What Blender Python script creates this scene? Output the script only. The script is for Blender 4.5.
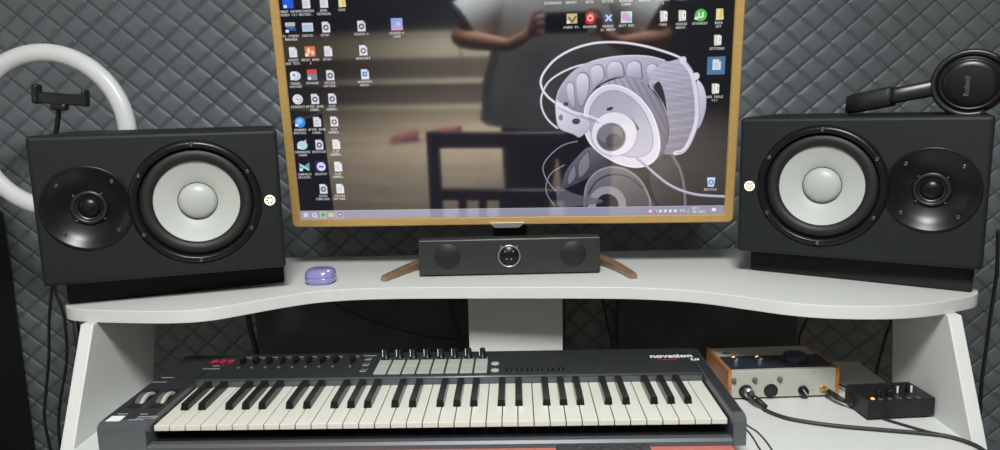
import bpy, bmesh, math, random
import numpy as np
from mathutils import Vector, Matrix

scene = bpy.context.scene
for o in list(bpy.data.objects): bpy.data.objects.remove(o)
random.seed(4)

# ------------------------------------------------------------------ camera
FPX = 726.0; CZ = 1.278
yaw, pitch, roll = -0.0112, 0.1625, -0.0228
fwd = Vector((math.sin(yaw)*math.cos(pitch), math.cos(yaw)*math.cos(pitch), -math.sin(pitch)))
rgt = Vector((math.cos(yaw), -math.sin(yaw), 0)); upv = rgt.cross(fwd)
r2 = rgt*math.cos(roll) + upv*math.sin(roll); u2 = -rgt*math.sin(roll) + upv*math.cos(roll)
cam_d = bpy.data.cameras.new('camera'); cam = bpy.data.objects.new('camera', cam_d)
scene.collection.objects.link(cam)
M = Matrix((r2, u2, -fwd)).transposed().to_4x4(); M.translation = (0, 0, CZ)
cam.matrix_world = M
cam_d.sensor_fit = 'HORIZONTAL'; cam_d.sensor_width = 36; cam_d.lens = FPX*36/1000
cam_d.clip_start = 0.005
scene.camera = cam

# ------------------------------------------------------------------ world, lights, exposure
w = bpy.data.worlds.new('room_ambient'); scene.world = w; w.use_nodes = True
w.node_tree.nodes['Background'].inputs[0].default_value = (0.80, 0.86, 0.92, 1)
w.node_tree.nodes['Background'].inputs[1].default_value = 0.07
def area(name, loc, size, power, col, target=None, sy=None):
    d = bpy.data.lights.new(name, 'AREA'); d.energy = power; d.color = col
    d.shape = 'RECTANGLE'; d.size = size; d.size_y = sy or size
    o = bpy.data.objects.new(name, d); scene.collection.objects.link(o); o.location = loc
    dirv = (Vector(target)-Vector(loc)) if target else Vector((0, 0, -1))
    o.rotation_euler = dirv.to_track_quat('-Z', 'Y').to_euler()
    return o
area('ceiling_lamp_light', (0.0, -0.22, 2.52), 0.50, 82, (0.975, 1.0, 0.98))
rear_l = area('rear_fill_light', (-0.9, -3.5, 2.52), 0.8, 165, (0.99, 1.0, 0.97))  # added fill, brightens the rear room mirrored in the display
area('left_fill_light', (-2.35, 0.2, 1.7), 1.0, 4, (0.85, 0.93, 1.0), target=(0, 1.3, 1.0))  # added weak cool fill from the left, no window is built there
rear_l.data.spread = math.radians(95)
scene.view_settings.view_transform = 'Standard'; scene.view_settings.look = 'None'
scene.view_settings.exposure = 0.0; scene.view_settings.gamma = 1.0
scene.view_settings.use_curve_mapping = False

# traced outlines of the wallpaper (display pixels) and cable routes (metres)
TR = {'wire_a': [(1720, 406), (1686, 387), (1627, 365), (1556, 344), (1472, 328), (1389, 323), (1317, 330), (1242, 352), (1178, 388), (1135, 433), (1115, 474), (1121, 512), (1146, 547), (1185, 578)], 'wire_b': [(1335, 409), (1271, 419), (1207, 443), (1151, 479), (1125, 521), (1114, 564), (1124, 611), (1149, 651), (1184, 682)], 'band': [(1180, 574), (1189, 527), (1220, 477), (1263, 436), (1326, 404), (1402, 387), (1486, 381), (1570, 386), (1637, 404), (1671, 421), (1630, 445), (1602, 503), (1539, 501), (1475, 471), (1411, 477), (1356, 505), (1318, 555), (1297, 615), (1262, 666), (1223, 631)], 'ribs': [[(1227, 496), (1241, 484), (1257, 496), (1262, 548), (1265, 596), (1250, 591), (1231, 548)], [(1265, 469), (1284, 446), (1307, 446), (1324, 470), (1322, 531), (1303, 578), (1284, 595), (1271, 549)], [(1326, 433), (1345, 415), (1373, 416), (1387, 439), (1388, 472), (1355, 504), (1341, 522), (1331, 484)], [(1395, 430), (1409, 407), (1434, 401), (1459, 409), (1469, 432), (1472, 467), (1439, 468), (1400, 478)], [(1478, 427), (1490, 409), (1518, 402), (1541, 415), (1547, 452), (1548, 480), (1515, 475), (1477, 465)], [(1565, 434), (1579, 418), (1597, 417), (1612, 431), (1599, 463), (1585, 490), (1569, 476)]], 'cush_r': [(1577, 511), (1584, 461), (1617, 424), (1662, 409), (1712, 402), (1751, 448), (1779, 524), (1791, 609), (1786, 694), (1759, 768), (1717, 802), (1644, 801), (1664, 744), (1662, 666), (1634, 588), (1603, 537)], 'hole_r': [(1594, 520), (1602, 499), (1623, 495), (1646, 555), (1656, 631), (1638, 588)], 'rim_r': [(1716, 410), (1751, 457), (1771, 524), (1782, 600), (1781, 668), (1762, 737), (1734, 789), (1696, 802)], 'cap_r': [(1778, 491), (1804, 516), (1819, 567), (1817, 626), (1798, 686), (1777, 694), (1787, 609), (1780, 541)], 'knob_r': [(1773, 474), (1716, 406)], 'cush_l': [(1369, 506), (1420, 482), (1479, 471), (1547, 493), (1603, 545), (1648, 623), (1663, 701), (1656, 770), (1628, 822), (1580, 830), (1608, 743), (1585, 656), (1523, 569), (1437, 516)], 'disc': [(1297, 684), (1305, 598), (1335, 539), (1386, 506), (1450, 508), (1518, 543), (1584, 617), (1620, 708), (1627, 787), (1598, 840), (1537, 861), (1459, 846), (1384, 805), (1327, 751)], 'grille': [(1318, 672), (1327, 603), (1357, 552), (1399, 528), (1450, 529), (1510, 564), (1563, 629), (1595, 712), (1596, 773), (1567, 808), (1510, 816), (1441, 797), (1379, 760), (1340, 720)], 'hub': [(1431, 713), (1530, 715), (1432, 810)], 'hub2': [(1418, 726), (1481, 727), (1419, 788)], 'slots': [[(1398, 601), (1422, 595), (1420, 607), (1401, 611)], [(1504, 647), (1518, 661), (1536, 688), (1532, 698), (1515, 678)]], 'yoke': [(1176, 565), (1206, 574), (1262, 614), (1310, 641), (1327, 676), (1284, 723), (1253, 710), (1197, 687), (1180, 647)], 'arm': [(1185, 578), (1249, 610), (1310, 628), (1361, 647)], 'cable': [(1532, 821), (1568, 852), (1612, 893), (1670, 939), (1736, 972), (1811, 991), (1920, 999)], 'm_wa': [(1271, 741), (1209, 757), (1152, 800), (1120, 849), (1129, 899), (1159, 945), (1190, 977)], 'm_wb': [(1213, 846), (1156, 881), (1133, 931), (1137, 981), (1167, 1027)], 'm_band': [(1204, 950), (1217, 882), (1257, 825), (1319, 768), (1362, 791), (1424, 854), (1372, 880), (1319, 906), (1261, 933)], 'm_ribs': [[(1225, 914), (1240, 869), (1259, 849), (1264, 899), (1234, 934)], [(1274, 845), (1293, 810), (1320, 791), (1323, 860), (1279, 905)]], 'm_disc': [(1301, 1029), (1310, 942), (1350, 884), (1411, 859), (1481, 869), (1547, 919), (1588, 997), (1594, 1042), (1301, 1038)], 'm_hub': [(1404, 1031), (1488, 1032), (1403, 944)], 'm_yoke': [(1182, 940), (1261, 978), (1372, 1003), (1373, 1021), (1306, 1029), (1194, 1037), (1177, 977)], 'm_rim': [(1683, 810), (1720, 877), (1740, 958), (1748, 1040)], 'm_cush': [(1610, 813), (1666, 801), (1712, 886), (1730, 1040), (1638, 1038), (1591, 920)], 'horizon': [(1110, 637), (1952, 793)]}
CABLE = {'spk_l_a': [(-1.1, 1.72, 0.958), (-1.119, 1.72, 0.863), (-1.136, 1.72, 0.782), (-1.148, 1.72, 0.69), (-1.166, 1.72, 0.601), (-1.18, 1.72, 0.522), (-1.174, 1.72, 0.435), (-1.167, 1.72, 0.303)], 'spk_l_b': [(-1.08, 1.7, 0.961), (-1.099, 1.7, 0.868), (-1.091, 1.7, 0.83), (-1.085, 1.7, 0.787), (-1.09, 1.7, 0.696), (-1.109, 1.7, 0.621), (-1.123, 1.7, 0.569), (-1.135, 1.7, 0.49), (-1.138, 1.7, 0.314)], 'spk_r': [(1.171, 1.72, 0.959), (1.177, 1.72, 0.865), (1.176, 1.72, 0.823), (1.171, 1.72, 0.736), (1.168, 1.72, 0.659), (1.165, 1.72, 0.548), (1.178, 1.72, 0.37)], 'wall_a': [(0.944, 1.8, 0.873), (0.973, 1.8, 0.726), (0.964, 1.8, 0.676), (0.952, 1.8, 0.614), (0.945, 1.8, 0.569), (0.942, 1.8, 0.445)], 'wall_b': [(0.774, 1.82, 0.872), (0.77, 1.82, 0.735), (0.761, 1.82, 0.698), (0.75, 1.82, 0.66), (0.747, 1.82, 0.551)], 'wall_c': [(0.226, 1.84, 0.879), (0.244, 1.84, 0.772), (0.254, 1.84, 0.713), (0.27, 1.84, 0.636), (0.278, 1.84, 0.524)], 'wall_d': [(-0.679, 1.8, 0.881), (-0.673, 1.8, 0.754), (-0.667, 1.8, 0.709), (-0.66, 1.8, 0.663), (-0.655, 1.8, 0.531)], 'wall_e': [(-0.508, 1.84, 0.815), (-0.442, 1.84, 0.765), (-0.368, 1.84, 0.731), (-0.29, 1.84, 0.702), (-0.212, 1.84, 0.681), (-0.144, 1.84, 0.671), (-0.094, 1.84, 0.657)], 'wall_f': [(-0.166, 1.86, 0.829), (-0.158, 1.86, 0.759), (-0.144, 1.86, 0.706), (-0.127, 1.86, 0.651), (-0.116, 1.86, 0.552)], 'mic': [(0.434, 1.181, 0.755), (0.456, 1.148, 0.755), (0.492, 1.127, 0.755), (0.531, 1.112, 0.755), (0.587, 1.097, 0.755), (0.65, 1.081, 0.755), (0.681, 1.068, 0.755), (0.7, 1.043, 0.755), (0.704, 1.017, 0.755), (0.702, 0.984, 0.755)], 'jack': [(0.589, 1.203, 0.754), (0.597, 1.161, 0.754), (0.617, 1.136, 0.754), (0.656, 1.092, 0.754), (0.673, 1.08, 0.754)], 'kb_a': [(0.382, 1.146, 0.752), (0.387, 1.122, 0.752), (0.394, 1.1, 0.752), (0.396, 1.068, 0.752), (0.395, 1.035, 0.752)], 'kb_b': [(0.377, 1.13, 0.752), (0.38, 1.104, 0.752), (0.38, 1.076, 0.752), (0.378, 1.049, 0.752), (0.378, 1.029, 0.752)]}

# ------------------------------------------------------------------ materials
def srgb(c):
    return tuple(x/12.92 if x <= 0.04045 else ((x+0.055)/1.055)**2.4 for x in c)
def hexc(r, g, b): return srgb((r/255, g/255, b/255))
MATS = {}
def mat(name, col, rough=0.5, metal=0.0, spec=0.5, noise=0.0, nscale=60, bump=0.0, bscale=300, emit=None, es=0.0, coat=0.0, stretch=None):
    if name in MATS: return MATS[name]
    m = bpy.data.materials.new(name); m.use_nodes = True; nt = m.node_tree; b = nt.nodes['Principled BSDF']
    b.inputs['Base Color'].default_value = (*col, 1); b.inputs['Roughness'].default_value = rough
    b.inputs['Metallic'].default_value = metal; b.inputs['Specular IOR Level'].default_value = spec
    b.inputs['Coat Weight'].default_value = coat
    if emit: b.inputs['Emission Color'].default_value = (*emit, 1); b.inputs['Emission Strength'].default_value = es
    tc = nt.nodes.new('ShaderNodeTexCoord'); mp = nt.nodes.new('ShaderNodeMapping')
    nt.links.new(tc.outputs['Object'], mp.inputs[0])
    if stretch: mp.inputs['Scale'].default_value = stretch
    if noise > 0:
        n = nt.nodes.new('ShaderNodeTexNoise'); n.inputs['Scale'].default_value = nscale; n.inputs['Detail'].default_value = 4
        nt.links.new(mp.outputs[0], n.inputs['Vector'])
        r = nt.nodes.new('ShaderNodeMapRange'); r.inputs[3].default_value = 1-noise; r.inputs[4].default_value = 1+noise
        r.inputs[1].default_value = 0.3; r.inputs[2].default_value = 0.7
        nt.links.new(n.outputs[0], r.inputs[0])
        mx = nt.nodes.new('ShaderNodeVectorMath'); mx.operation = 'SCALE'; mx.inputs[0].default_value = col
        nt.links.new(r.outputs[0], mx.inputs['Scale']); nt.links.new(mx.outputs[0], b.inputs['Base Color'])
    if bump > 0:
        n = nt.nodes.new('ShaderNodeTexNoise'); n.inputs['Scale'].default_value = bscale; n.inputs['Detail'].default_value = 3
        nt.links.new(mp.outputs[0], n.inputs['Vector'])
        bp = nt.nodes.new('ShaderNodeBump'); bp.inputs['Strength'].default_value = bump; bp.inputs['Distance'].default_value = 0.001
        nt.links.new(n.outputs[0], bp.inputs['Height']); nt.links.new(bp.outputs[0], b.inputs['Normal'])
    MATS[name] = m
    return m
def grille_mat(name, col, pitch=0.003, rad=0.32):
    m = mat(name, col, 0.5, 0.3); nt = m.node_tree; b = nt.nodes['Principled BSDF']
    tc = nt.nodes.new('ShaderNodeTexCoord'); sc = nt.nodes.new('ShaderNodeVectorMath'); sc.operation = 'SCALE'; sc.inputs['Scale'].default_value = 1/pitch
    nt.links.new(tc.outputs['Object'], sc.inputs[0])
    fr = nt.nodes.new('ShaderNodeVectorMath'); fr.operation = 'FRACTION'; nt.links.new(sc.outputs[0], fr.inputs[0])
    sb = nt.nodes.new('ShaderNodeVectorMath'); sb.operation = 'SUBTRACT'; sb.inputs[1].default_value = (0.5, 0, 0.5); nt.links.new(fr.outputs[0], sb.inputs[0])
    mu = nt.nodes.new('ShaderNodeVectorMath'); mu.operation = 'MULTIPLY'; mu.inputs[1].default_value = (1, 0, 1); nt.links.new(sb.outputs[0], mu.inputs[0])
    ln = nt.nodes.new('ShaderNodeVectorMath'); ln.operation = 'LENGTH'; nt.links.new(mu.outputs[0], ln.inputs[0])
    gt = nt.nodes.new('ShaderNodeMath'); gt.operation = 'GREATER_THAN'; gt.inputs[1].default_value = rad; nt.links.new(ln.outputs['Value'], gt.inputs[0])
    mx = nt.nodes.new('ShaderNodeMix'); mx.data_type = 'RGBA'
    mx.inputs['A'].default_value = (0.002, 0.002, 0.002, 1); mx.inputs['B'].default_value = (*col, 1)
    nt.links.new(gt.outputs[0], mx.inputs['Factor']); nt.links.new(mx.outputs['Result'], b.inputs['Base Color'])
    return m
def wood_mat(name, c1, c2, scale=6.0, axis_scale=(1, 8, 8), rough=0.4, plank=None):
    m = mat(name, c1, rough); nt = m.node_tree; b = nt.nodes['Principled BSDF']
    tc = nt.nodes.new('ShaderNodeTexCoord'); mp = nt.nodes.new('ShaderNodeMapping'); mp.inputs['Scale'].default_value = axis_scale
    nt.links.new(tc.outputs['Object'], mp.inputs[0])
    wv = nt.nodes.new('ShaderNodeTexWave'); wv.inputs['Scale'].default_value = scale; wv.inputs['Distortion'].default_value = 5; wv.inputs['Detail'].default_value = 3
    wv.bands_direction = 'Y'; nt.links.new(mp.outputs[0], wv.inputs['Vector'])
    mx = nt.nodes.new('ShaderNodeMix'); mx.data_type = 'RGBA'; mx.inputs['A'].default_value = (*c1, 1); mx.inputs['B'].default_value = (*c2, 1)
    nt.links.new(wv.outputs['Fac'], mx.inputs['Factor']); out = mx.outputs['Result']
    if plank:
        br = nt.nodes.new('ShaderNodeTexBrick'); br.inputs['Scale'].default_value = 1.0; br.inputs['Brick Width'].default_value = 1.3; br.inputs['Row Height'].default_value = plank
        br.inputs['Mortar Size'].default_value = 0.004; br.inputs['Color1'].default_value = (1, 1, 1, 1); br.inputs['Color2'].default_value = (0.75, 0.75, 0.75, 1); br.inputs['Mortar'].default_value = (0.2, 0.2, 0.2, 1)
        nt.links.new(tc.outputs['Object'], br.inputs['Vector'])
        m2 = nt.nodes.new('ShaderNodeMix'); m2.data_type = 'RGBA'; m2.blend_type = 'MULTIPLY'; m2.inputs['Factor'].default_value = 1
        nt.links.new(out, m2.inputs['A']); nt.links.new(br.outputs['Color'], m2.inputs['B']); out = m2.outputs['Result']
    nt.links.new(out, b.inputs['Base Color'])
    return m

white_lam = mat('white_laminate', (0.60, 0.612, 0.595), 0.42, bump=0.05, bscale=900)
black_vinyl = mat('black_speaker_vinyl', (0.009, 0.011, 0.0125), 0.55, spec=0.3, bump=0.25, bscale=700)
black_plastic = mat('black_plastic', (0.012, 0.012, 0.013), 0.35)
gloss_black = mat('gloss_black_plastic', (0.006, 0.006, 0.007), 0.30, spec=0.3)
rubber = mat('black_rubber', (0.006, 0.006, 0.007), 0.55)
cone_white = mat('white_cone', (0.44, 0.46, 0.435), 0.5, bump=0.1, bscale=400)
dome_grey = mat('dust_cap_grey', (0.42, 0.44, 0.42), 0.4)
screw_metal = mat('dark_screw_metal', (0.10, 0.10, 0.11), 0.3, metal=0.8)
foam = mat('black_foam', (0.010, 0.009, 0.009), 0.95, noise=0.3, nscale=200, bump=0.6, bscale=500)
gold = mat('gold_brushed_frame', hexc(196, 160, 100), 0.42, metal=0.35, noise=0.06, nscale=20, stretch=(1, 1, 12))
bronze = mat('bronze_foot_metal', hexc(158, 128, 102), 0.35, metal=0.5, noise=0.1, nscale=30)
silver = mat('silver_metal', (0.55, 0.55, 0.56), 0.3, metal=0.9)
dark_silver = mat('dark_grey_metallic', (0.115, 0.125, 0.137), 0.36, metal=0.5)
deck_grey = mat('dark_grey_deck', (0.017, 0.019, 0.022), 0.45, noise=0.1, nscale=300)
ivory = mat('ivory_key_plastic', (0.60, 0.592, 0.53), 0.3)
key_black = mat('black_key_plastic', (0.010, 0.010, 0.010), 0.22)
pad_grey = mat('pale_grey_rubber_pad', (0.33, 0.355, 0.32), 0.6)
print_white = mat('white_print', (0.72, 0.74, 0.74), 0.5)
print_grey = mat('grey_print', (0.30, 0.31, 0.32), 0.5)
print_red = mat('red_print', (0.45, 0.02, 0.03), 0.5)
red_window = mat('red_display_window', (0.10, 0.004, 0.012), 0.25, emit=(0.9, 0.01, 0.04), es=0.04)
red_led = mat('red_led_digits', (0.35, 0.03, 0.05), 0.3, emit=(1.0, 0.12, 0.16), es=0.15)
orange_led = mat('orange_led', (0.8, 0.3, 0.05), 0.3, emit=(1.0, 0.36, 0.07), es=5)
red_orange_led = mat('red_orange_led', (0.8, 0.2, 0.05), 0.3, emit=(1.0, 0.16, 0.03), es=4.0)
warm_led = mat('warm_white_emblem_light', (0.9, 0.8, 0.6), 0.3, emit=(1.0, 0.80, 0.55), es=1.15)
cream_metal = mat('cream_painted_metal', (0.43, 0.42, 0.375), 0.4, metal=0.1)
navy_panel = mat('navy_top_panel', (0.018, 0.024, 0.034), 0.4)
walnut = wood_mat('orange_brown_wood_end', hexc(178, 118, 62), hexc(140, 84, 40), 10, (1, 3, 3))
lav = mat('lavender_gloss', hexc(150, 145, 205), 0.18, metal=0.25, coat=0.6)
coral = mat('coral_fabric', hexc(178, 98, 88), 0.8, noise=0.08, nscale=120, bump=0.3)
ring_white = mat('white_ring_diffuser', (0.74, 0.75, 0.77), 0.32)
cable_black = mat('black_cable_jacket', (0.010, 0.010, 0.011), 0.45)
cable_grey = mat('dark_grey_cable_jacket', (0.022, 0.022, 0.023), 0.5)
brass = mat('brass_plug', hexc(205, 165, 90), 0.3, metal=0.85)
wheel_dark = mat('grey_wheel_rubber', (0.09, 0.09, 0.10), 0.4)
wheel_beige = mat('beige_wheel_grip', (0.40, 0.385, 0.33), 0.45)

# ------------------------------------------------------------------ helpers
COL = scene.collection
def link(name, me, m=None, parent=None):
    o = bpy.data.objects.new(name, me); COL.objects.link(o)
    if m is not None:
        if isinstance(m, (list, tuple)):
            for q in m: me.materials.append(q)
        else: me.materials.append(m)
    if parent: o.parent = parent
    return o
def tag(o, label=None, cat=None, group=None, kind=None):
    if label: o['label'] = label
    if cat: o['category'] = cat
    if group: o['group'] = group
    if kind: o['kind'] = kind
    return o
def empty(name, loc=(0, 0, 0), rz=0.0, **k):
    o = bpy.data.objects.new(name, None); COL.objects.link(o); o.location = loc; o.rotation_euler = (0, 0, rz)
    o.empty_display_size = 0.05
    return tag(o, **k)
class MB:
    """collects shapes into one mesh"""
    def __init__(s): s.bm = bmesh.new(); s.mi = 0
    def _fin(s, vs0, fs0, smooth=False):
        for f in s.bm.faces[fs0:]: pass
    def box(s, x0, x1, y0, y1, z0, z1, bev=0.0, seg=2, rot=None, mi=0):
        t = bmesh.new(); bmesh.ops.create_cube(t, size=1)
        for v in t.verts: v.co = Vector((x0+(v.co.x+.5)*(x1-x0), y0+(v.co.y+.5)*(y1-y0), z0+(v.co.z+.5)*(z1-z0)))
        if bev > 0: bmesh.ops.bevel(t, geom=list(t.edges), offset=bev, segments=seg, profile=0.5, affect='EDGES')
        return s.add(t, rot, mi, False)
    def add(s, t, mtx=None, mi=0, smooth=False):
        if mtx is not None: t.transform(mtx)
        for f in t.faces:
            f.material_index = mi
            f.smooth = smooth
        me = bpy.data.meshes.new('t'); t.to_mesh(me); t.free(); s.bm.from_mesh(me); bpy.data.meshes.remove(me)
        return s
    def lathe(s, prof, n=48, mtx=None, mi=0, smooth=True, close=True):
        """prof: (radius, height) revolved about Z"""
        t = bmesh.new(); rings = []
        for r, h in prof:
            if r < 1e-6: rings.append([t.verts.new((0, 0, h))])
            else: rings.append([t.verts.new((r*math.cos(2*math.pi*i/n), r*math.sin(2*math.pi*i/n), h)) for i in range(n)])
        for a, b in zip(rings, rings[1:]):
            for i in range(n):
                j = (i+1) % n
                if len(a) == 1 and len(b) == 1: continue
                if len(a) == 1: t.faces.new((a[0], b[i], b[j]))
                elif len(b) == 1: t.faces.new((a[i], b[0], a[j]))
                else: t.faces.new((a[i], b[i], b[j], a[j]))
        bmesh.ops.recalc_face_normals(t, faces=list(t.faces))
        return s.add(t, mtx, mi, smooth)
    def prism(s, pts, z0, z1, bev=0.0, mtx=None, mi=0, seg=2, smooth=False):
        t = bmesh.new(); vs = [t.verts.new((x, y, z0)) for x, y in pts]; f = t.faces.new(vs)
        r = bmesh.ops.extrude_face_region(t, geom=[f]); 
        for e in r['geom']:
            if isinstance(e, bmesh.types.BMVert): e.co.z = z1
        bmesh.ops.recalc_face_normals(t, faces=list(t.faces))
        if bev > 0:
            ed = [e for e in t.edges if abs(e.verts[0].co.z-e.verts[1].co.z) < 1e-9]
            bmesh.ops.bevel(t, geom=ed, offset=bev, segments=seg, profile=0.5, affect='EDGES')
        return s.add(t, mtx, mi, smooth)
    def tube(s, pts, r, n=10, cyc=False, mi=0, mtx=None, flat=1.0):
        t = bmesh.new(); P = [Vector(p) for p in pts]; rings = []
        rad = r if isinstance(r, (list, tuple)) else [r]*len(P)
        N = len(P); prev = None
        for i, p in enumerate(P):
            if cyc: d = P[(i+1) % N]-P[i-1]
            else: d = P[min(i+1, N-1)]-P[max(i-1, 0)]
            d.normalize()
            if prev is None:
                a = d.cross(Vector((0, 0, 1)));
                if a.length < 1e-3: a = d.cross(Vector((0, 1, 0)))
            else: a = prev-d*prev.dot(d)
            a.normalize(); prev = a; b = d.cross(a)
            rings.append([t.verts.new(p+(a*math.cos(2*math.pi*k/n)+b*math.sin(2*math.pi*k/n)*flat)*rad[i]) for k in range(n)])
        rng = range(N) if cyc else range(N-1)
        for i in rng:
            A, B = rings[i], rings[(i+1) % N]
            for k in range(n): t.faces.new((A[k], A[(k+1) % n], B[(k+1) % n], B[k]))
        if not cyc: t.faces.new(rings[0][::-1]); t.faces.new(rings[-1])
        bmesh.ops.recalc_face_normals(t, faces=list(t.faces))
        return s.add(t, mtx, mi, True)
    def build(s, name, m, parent=None):
        me = bpy.data.meshes.new(name); s.bm.to_mesh(me); s.bm.free()
        return link(name, me, m, parent)
def spline(pts, sub=8):
    P = [Vector(p) for p in pts]; out = []
    for i in range(len(P)-1):
        p0 = P[max(i-1, 0)]; p1 = P[i]; p2 = P[i+1]; p3 = P[min(i+2, len(P)-1)]
        for k in range(sub):
            t = k/sub
            out.append(0.5*((2*p1)+(-p0+p2)*t+(2*p0-5*p1+4*p2-p3)*t*t+(-p0+3*p1-3*p2+p3)*t**3))
    out.append(P[-1]); return out
def text_mesh(name, s, size, m, parent, mtx, depth=0.0004, sx=1.0, bold=0.0, align='CENTER'):
    c = bpy.data.curves.new('txt', 'FONT'); c.body = s; c.size = size; c.align_x = align; c.align_y = 'CENTER'; c.extrude = depth; c.offset = bold
    o = bpy.data.objects.new('txt', c); COL.objects.link(o)
    dg = bpy.context.evaluated_depsgraph_get(); me = bpy.data.meshes.new_from_object(o.evaluated_get(dg))
    bpy.data.objects.remove(o); me.transform(mtx @ Matrix.Diagonal((sx, 1, 1, 1)))
    me.materials.clear()
    return link(name, me, m, parent)
FRONT = Matrix.Rotation(math.pi/2, 4, 'X')       # local +Z -> world -Y (faces the viewer), local Y -> Z
def at(x, y, z, R=None):
    m = Matrix.Translation((x, y, z)); return m @ R if R is not None else m
def cut(o, cutters):
    for c in cutters:
        md = o.modifiers.new('b', 'BOOLEAN'); md.operation = 'DIFFERENCE'; md.object = c; md.solver = 'EXACT'
    dg = bpy.context.evaluated_depsgraph_get(); dg.update(); me = bpy.data.meshes.new_from_object(o.evaluated_get(dg))
    o.modifiers.clear(); o.data = me
    for c in cutters: bpy.data.objects.remove(c)
def rrect(x0, x1, y0, y1, r, n=6):
    out = []
    for cx, cy, a in ((x1-r, y1-r, 0), (x0+r, y1-r, 90), (x0+r, y0+r, 180), (x1-r, y0+r, 270)):
        for k in range(n+1):
            t = math.radians(a+90*k/n); out.append((cx+r*math.cos(t), cy+r*math.sin(t)))
    return out
# ------------------------------------------------------------------ setting
def structure(o): o['kind'] = 'structure'; return o
flo = MB().box(-3.6, 2.6, -5.3, 2.1, -0.05, 0.0).build('floor', wood_mat('laminate_floor', hexc(176, 161, 138), hexc(108, 94, 77), 1.6, (0.5, 3, 1), 0.35, plank=0.19)); structure(flo)
structure(MB().box(-3.6, 2.6, -5.3, 2.1, 2.6, 2.65).build('ceiling', mat('ceiling_paint', (0.72, 0.73, 0.73), 0.9)))
wall_paint = mat('grey_wall_paint', (0.30, 0.31, 0.32), 0.9, noise=0.05, nscale=5)
structure(MB().box(-3.65, -3.6, -5.3, 2.1, 0, 2.6).build('wall_left', wall_paint))
structure(MB().box(2.6, 2.65, -5.3, 2.1, 0, 2.6).build('wall_right', wall_paint))
structure(MB().box(-3.6, 2.6, -5.35, -5.3, 0, 2.6).build('wall_front', mat('slate_blue_paint', (0.10, 0.13, 0.17), 0.8)))

# quilted wall: real relief, elongated stitched diamonds whose side corners meet in short upright seams
WALL_Y = 1.95
def seam_nodes(m):
    # the seam gap and the stitch thread beside it, from the same lattice as the relief
    nt = m.node_tree; b = nt.nodes['Principled BSDF']
    def mth(op, a, b_=None, c=None):
        n = nt.nodes.new('ShaderNodeMath'); n.operation = op
        for i, v in enumerate((a, b_, c)):
            if v is None: continue
            if isinstance(v, (int, float)): n.inputs[i].default_value = v
            else: nt.links.new(v, n.inputs[i])
        return n.outputs[0]
    at_ = nt.nodes.new('ShaderNodeAttribute'); at_.attribute_name = 'quilt'
    sx = nt.nodes.new('ShaderNodeSeparateXYZ'); nt.links.new(at_.outputs['Vector'], sx.inputs[0])
    U, V, K1 = sx.outputs[0], sx.outputs[1], sx.outputs[2]
    def cell(o, add):
        t = mth('ADD', o, add); return mth('ABSOLUTE', mth('SUBTRACT', t, mth('ROUND', t)))
    u1, v1, u2, v2 = cell(U, 0.0), cell(V, 0.0), cell(U, 0.5), cell(V, 0.5)
    d1 = mth('SUBTRACT', 0.5, mth('ADD', u1, v1)); d2 = mth('SUBTRACT', 0.5, mth('ADD', u2, v2))
    d = mth('MULTIPLY', mth('MAXIMUM', d1, d2), 0.053); sel = mth('GREATER_THAN', d1, d2)
    uu = mth('ADD', mth('MULTIPLY', u1, sel), mth('MULTIPLY', u2, mth('SUBTRACT', 1.0, sel)))
    dist = mth('MINIMUM', d, mth('MULTIPLY', mth('SUBTRACT', 0.47, uu), 0.0770))
    gap = mth('SUBTRACT', 1.0, mth('SMOOTH_MIN', mth('DIVIDE', mth('MAXIMUM', dist, 0.0), 0.0016), 1.0, 0.2))
    st = mth('SUBTRACT', 1.0, mth('MINIMUM', mth('DIVIDE', mth('ABSOLUTE', mth('SUBTRACT', dist, 0.0058)), 0.0011), 1.0))
    fac = mth('MULTIPLY', mth('MINIMUM', mth('ADD', mth('MULTIPLY', gap, 0.72), mth('MULTIPLY', st, 0.42)), 0.8), K1)
    src = b.inputs['Base Color'].links[0].from_socket
    sc = nt.nodes.new('ShaderNodeVectorMath'); sc.operation = 'SCALE'
    nt.links.new(src, sc.inputs[0]); nt.links.new(mth('SUBTRACT', 1.0, fac), sc.inputs['Scale']); nt.links.new(sc.outputs[0], b.inputs['Base Color'])
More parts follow.
